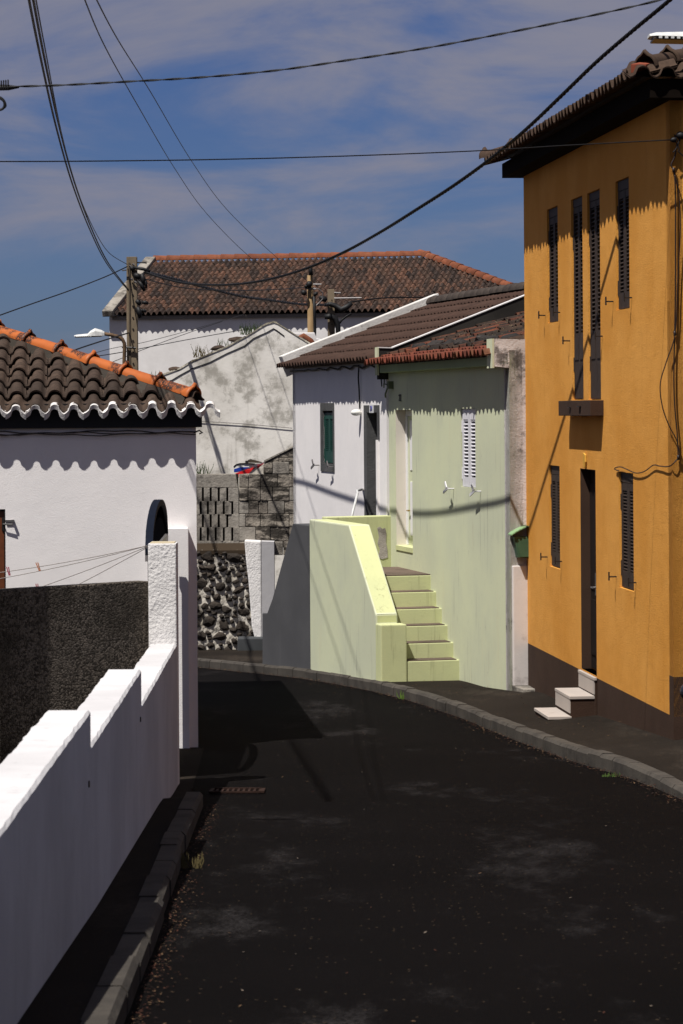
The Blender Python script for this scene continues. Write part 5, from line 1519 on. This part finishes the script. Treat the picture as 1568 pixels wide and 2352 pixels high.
twisted([at(x, y, 17 - .0006 * x) for x, y in np_], .0038, .0038, .30, 2, 'overhead_cable', 'thin twisted black cable crossing the top of the sky', step=.03)
cl_ = thing('cable_anchor', at(-30, 200, 17), 'black ribbed cable anchor with a loop at the left edge of the sky', 'cable clamp')
m = MB(); m.tube([at(-60, 202, 17), at(20, 201, 17), at(44, 200, 17)], [.02, .017, .006], 8); m.build('clamp_body', RUBBER, cl_, smooth=True)
m = MB()
for k in range(6):
    m.obox(at(-8 + k * 5.2, 207 - k * .5, 17) - Vector((0, .02, 0)), (.004, 0, 0), (0, .04, 0), (0, 0, .055))
m.build('rib', RUBBER, cl_)
m = MB(); m.tube(spline([at(-30, 222, 17), at(-5, 224, 17), at(8, 232, 17), at(10, 243, 17), at(2, 252, 17), at(-25, 256, 17)], 5), .008, 6); m.tube(spline([at(-30, 221, 17), at(0, 223, 17), at(12, 236, 17), at(9, 248, 17), at(-25, 256, 17)], 5), .006, 6); m.build('loop', RUBBER, cl_, smooth=True)
wire([at(-60, 371, 21), at(200, 370, 21.5), at(500, 366, 22), at(800, 358, 22.6), at(1100, 346, 23.2), at(1300, 334, 23.5), at(1540, 321, 23.75)], .0050, 'straight thin wire ending on the corner of the orange house')
wA = [(62, -20, 18), (92, 130, 22), (128, 290, 28), (165, 420, 33), (205, 525, 39), (245, 605, 43), (295, 668, 46.8)]
for k, (dx, dr) in enumerate(((0, .008), (10, .010), (2, .006))):
    wire([at(x + (dx if Y < 44 else 0) * (1 - i * .15), y - (3 if k == 1 else 0), Y) for i, (x, y, Y) in enumerate(wA)], dr, ['leftmost of the steep wires falling to the lamp pole', 'thickest of the steep wires falling to the lamp pole', 'thinnest of the steep wires falling to the lamp pole'][k])
wire([at(x, y, Y) for x, y, Y in ((79, -20, 18), (105, 120, 23), (140, 300, 30), (175, 430, 36), (215, 525, 41), (250, 580, 44), (292, 607, 46.8))], .0055, 'thin wire curving to the very top of the lamp pole')
wire([at(x, y, Y) for x, y, Y in ((187, -20, 18), (240, 105, 23), (315, 240, 31), (400, 385, 41), (470, 485, 50), (560, 578, 55), (640, 640, 58), (704, 658, 59.8))], .0052, 'left of the two wires slanting down to the round pole')
wire([at(x, y, Y) for x, y, Y in ((212, -20, 18), (270, 90, 23), (345, 210, 31), (440, 370, 41), (520, 480, 50), (625, 582, 58), (690, 634, 64), (752, 672, 65.8))], .0052, 'right of the two wires slanting down to the rightmost pole')
wire([at(x, y, Y) for x, y, Y in ((-40, 738, 40), (60, 702, 42), (160, 667, 44), (240, 636, 46), (292, 612, 46.9))], .010, 'wire rising from the left edge to the lamp pole top')
wire([at(x, y, Y) for x, y, Y in ((60, 850, 40), (160, 808, 42), (230, 784, 44), (296, 764, 46.9))], .012, 'upper black wire from behind the orange hip to the lamp pole')
wire([at(x, y, 52 + i * 4) for i, (x, y) in enumerate(((120, 842), (240, 804), (330, 786), (430, 760), (515, 735), (560, 722)))], .006, 'thin wire in front of the far white house, upper one')
wire([at(x, y, 52 + i * 4) for i, (x, y) in enumerate(((120, 832), (260, 812), (350, 795), (440, 778), (530, 762), (640, 745)))], .009, 'wire in front of the far white house reaching the gable peak')
wire([at(x, y, 52 + i * 3) for i, (x, y) in enumerate(((150, 868), (240, 838), (330, 802), (430, 765), (510, 738)))], .007, 'thin wire in front of the far white house, lowest one')
wire([at(x, y, 47 + i * 4) for i, (x, y) in enumerate(((330, 640), (430, 662), (560, 667), (640, 664), (700, 660)))], .010, 'slack wire from the lamp pole to the round pole')
wire([at(x, y, 66 + i * .8) for i, (x, y) in enumerate(((800, 694), (880, 684), (980, 682), (1080, 678), (1200, 668)))], .018, 'dark wire leaving the rightmost pole across the far roof')

# bracket and wires on the orange end wall
br = thing('wire_bracket', EF.p(.1, .05, at(1555, 322, 23.9)[2]), 'tangled black wire bracket on the orange end wall at the picture edge', 'bracket')
def E1(x, y, dn=.08): s, z = EF.px(x, y, dn); return EF.p(s, dn, z)
m = MB()
m.tube([E1(1538, 322), E1(1544, 321), E1(1551, 321), E1(1553, 322)], [.006, .022, .024, .012], 8)
m.tube([E1(1553, 308), E1(1560, 311), E1(1575, 312)], [.02, .035, .03], 8)
for pts in (((1553, 320), (1558, 328), (1553, 340), (1545, 350)), ((1551, 310), (1549, 320), (1556, 334), (1560, 346)), ((1562, 318), (1556, 330), (1552, 336)), ((1556, 346), (1562, 352), (1570, 360)), ((1547, 309), (1556, 316), (1562, 324))):
    m.tube(spline([E1(x, y) for x, y in pts], 5), .005, 5)
m.build('insulator_cluster', RUBBER, br, smooth=True)
m = MB()
m.tube(spline([E1(x, y, .03) for x, y in ((1552, 346), (1548, 362), (1541, 378), (1545, 388), (1549, 402), (1551, 460), (1551, 560), (1551, 640), (1550, 720), (1549, 765))], 6), .007, 6)
m.tube(spline([E1(x, y, .04) for x, y in ((1549, 402), (1558, 440), (1562, 520), (1556, 640), (1550, 765), (1530, 830), (1516, 880), (1520, 930), (1535, 975), (1553, 1010), (1560, 1040), (1556, 1052))], 6), .005, 5)
m.tube(spline([E1(x, y, .03) for x, y in ((1549, 765), (1547, 860), (1549, 930), (1555, 1000), (1557, 1050))], 6), .006, 5)
for x, y in ((1546, 390), (1549, 765), (1557, 1050)): m.tube([E1(x, y - 5, .03), E1(x + 1, y + 6, .03)], .014, 6)
m.build('down_wire', simple('brownish_wire', C(.020, .011, .009), .5), br, smooth=True)
def O1(x, y, n): s, z = OF.px(x, y, n); return OF.p(s, n, z)
m = MB(); m.tube(spline([E1(1557, 1052, .03), O1(1538, 1070, .02), O1(1515, 1070, .02), O1(1500, 1068, .02), O1(1480, 1082, .02), O1(1460, 1086, .02), O1(1440, 1078, .02), O1(1425, 1072, .02), O1(1413, 1074, .02), O1(1412, 1078, .02), O1(1421, 1081, .02)], 6), .005, 5)
m.build('swag_wire', simple('dark_swag_wire', C(.012, .009, .009), .5), br, smooth=True)

# ------------------------------------------------------------------ black parked car, only its left flank and mirror in frame
cy0, cy1, cxl = 8.6, 12.95, 1.575
car = thing('parked_car', (cxl + .85, 10.8, zg(10.8)), 'black car parked on the right, only its mirror and flank edge showing', 'car')
def gz(y): return zg(10.8) - .06 * (y - 10.8)
m = MB(); secs = [(-2.15, .72, .30, .62, .70), (-2.0, .80, .22, .72, .78), (-1.3, .86, .20, .86, .92), (-.6, .87, .20, .92, 1.42), (.4, .87, .20, .92, 1.46), (1.1, .87, .20, .90, 1.10), (1.8, .84, .22, .82, .86), (2.12, .74, .30, .66, .70)]
for (y, hw, zb0, zsh, zrf) in secs:
    g = gz(10.8 + y)
    for sx in (-1, 1):
        row = [(hw * .92, zb0), (hw, (zb0 + zsh) / 2), (hw * .97, zsh), (hw * (.78 if zrf - zsh > .2 else .9), zrf)]
        if sx > 0: row = row[::-1]
        for (x, z) in row: m.v.append(Vector((cxl + .87 + sx * x, 10.8 + y, g + z)))
n = 8
for i in range(len(secs) - 1):
    for k in range(n): m.f.append((i * n + k, i * n + (k + 1) % n, (i + 1) * n + (k + 1) % n, (i + 1) * n + k))
m.f.append(tuple(range(n))); m.f.append(tuple((len(secs) - 1) * n + k for k in reversed(range(n)))); m.m = [0] * len(m.f)
body = m.build('body', CARP, car, fix=True, smooth=False, bevel=.03)
def skin(y0, y1, t0, t1, side):
    # a pane lying on the tapered upper body between sections y0..y1
    pts = []
    for (y, t) in ((y0, t0), (y1, t0), (y1, t1), (y0, t1)):
        for i in range(len(secs) - 1):
            if secs[i][0] <= y <= secs[i + 1][0]:
                k = (y - secs[i][0]) / (secs[i + 1][0] - secs[i][0]); S = [secs[i][q] * (1 - k) + secs[i + 1][q] * k for q in range(5)]
        w0, w1 = S[1] * .97, S[1] * (.78 if S[4] - S[3] > .2 else .9)
        pts.append(Vector((cxl + .87 + side * (w0 + (w1 - w0) * t + .004), 10.8 + y, gz(10.8 + y) + S[3] + (S[4] - S[3]) * t)))
    return pts
for sd_ in (-1, 1):
    for a_, b_ in ((-.55, -.05), (.02, .62)):
        m = MB(); m.prism(skin(a_, b_, .12, .88, sd_), (sd_ * .006, 0, .002)); m.build('side_window', GLASS, car)
    m = MB(); y_ = -2.16; m.obox((cxl + .87 + sd_ * .55 - .12, 10.8 + y_, gz(8.7) + .48), (.24, 0, 0), (0, .03, 0), (0, 0, .09)); m.build('tail_light', simple('tail_red', C(.2, .01, .01), .3, .5), car)
for yy in (-1.35, 1.35):
    for sx in (0, 1):
        x = cxl + .03 + sx * 1.50; m = MB(); c = Vector((x, 10.8 + yy, gz(10.8 + yy) + .30))
        m.tube([c, c + Vector((.02, 0, 0)), c + Vector((.18, 0, 0)), c + Vector((.20, 0, 0))], [.27, .30, .30, .27], 20); m.build('wheel', TYRE, car, smooth=False)
mc = at(1575, 1589, 11.4)
me = bpy.data.meshes.new('wing_mirror'); bm = bmesh.new(); bmesh.ops.create_uvsphere(bm, u_segments=16, v_segments=10, radius=1)
for v in bm.verts: v.co = Vector((v.co.x * .07, v.co.y * .055, v.co.z * .037 * (1.1 if v.co.z > 0 else 1)))
bm.to_mesh(me); bm.free(); me.materials.append(CARP)
for p in me.polygons: p.use_smooth = True
me.transform(Matrix.Diagonal((.62, 1, 1, 1)))
o = place('wing_mirror', me, Matrix.Translation(mc + Vector((.018, 0, 0))), car)
m = MB(); m.tube([mc + Vector((.03, 0, -.01)), mc + Vector((.12, .0, -.10)), Vector((cxl + .06, mc.y + .02, gz(mc.y) + .88))], [.022, .02, .03], 6); m.build('mirror_stalk', CARP, car)

# ------------------------------------------------------------------ litter: leaves in the gutters, grit
mb = MB(); rl = random.Random(5)
def leaf(p, s, m):
    a = rl.uniform(0, 6.28); u = Vector((math.cos(a), math.sin(a), rl.uniform(-.3, .4))) * s; v = Vector((-math.sin(a), math.cos(a), rl.uniform(-.3, .3))) * s * .5
    mb.quadm([p - u, p - v, p + u, p + v], m)
for i in range(3600):
    y = rl.uniform(17.5, 42.5); d = abs(rl.gauss(0, .07)); x = xk(y) - .01 - d
    leaf(Vector((x, y, zg(y) + .008 + .02 * rl.random() * math.exp(-d * 12))), rl.uniform(.005, .014), rl.choice((0, 1, 1, 1, 2)))
for i in range(1500):
    y = rl.uniform(9, 20); x = xlk(y) + .01 + abs(rl.gauss(0, .06)); leaf(Vector((x, y, zg(y) + .008)), rl.uniform(.004, .011), rl.choice((0, 0, 1, 2)))
for i in range(900):
    y = rl.uniform(24.5, 44); x = rl.uniform(xk(y) + .15, xk(y) + 1.5); leaf(Vector((x, y, zg(y) + kh(y) + .004 + cross(y) * min(1, (x - xk(y) - .1)))), rl.uniform(.006, .014), rl.choice((0, 1, 2)))
for i in range(500):
    y = rl.uniform(9, 42); x = rl.uniform(-.6, xk(y)); leaf(Vector((x, y, zg(y) + .006)), rl.uniform(.005, .012), rl.choice((0, 1, 2, 3)))
mb.build('leaf_litter', [simple('dry_leaf_brown', C(.040, .016, .010), .8, .1), simple('dry_leaf_dark', C(.016, .009, .007), .8, .1), simple('dry_leaf_tan', C(.09, .055, .03), .8, .1), simple('pale_chip', C(.11, .09, .07), .8, .1)],
         label='dry brown leaves scattered along the gutters and pavement', cat='leaves', kind='stuff')

sc.render.engine = 'CYCLES'
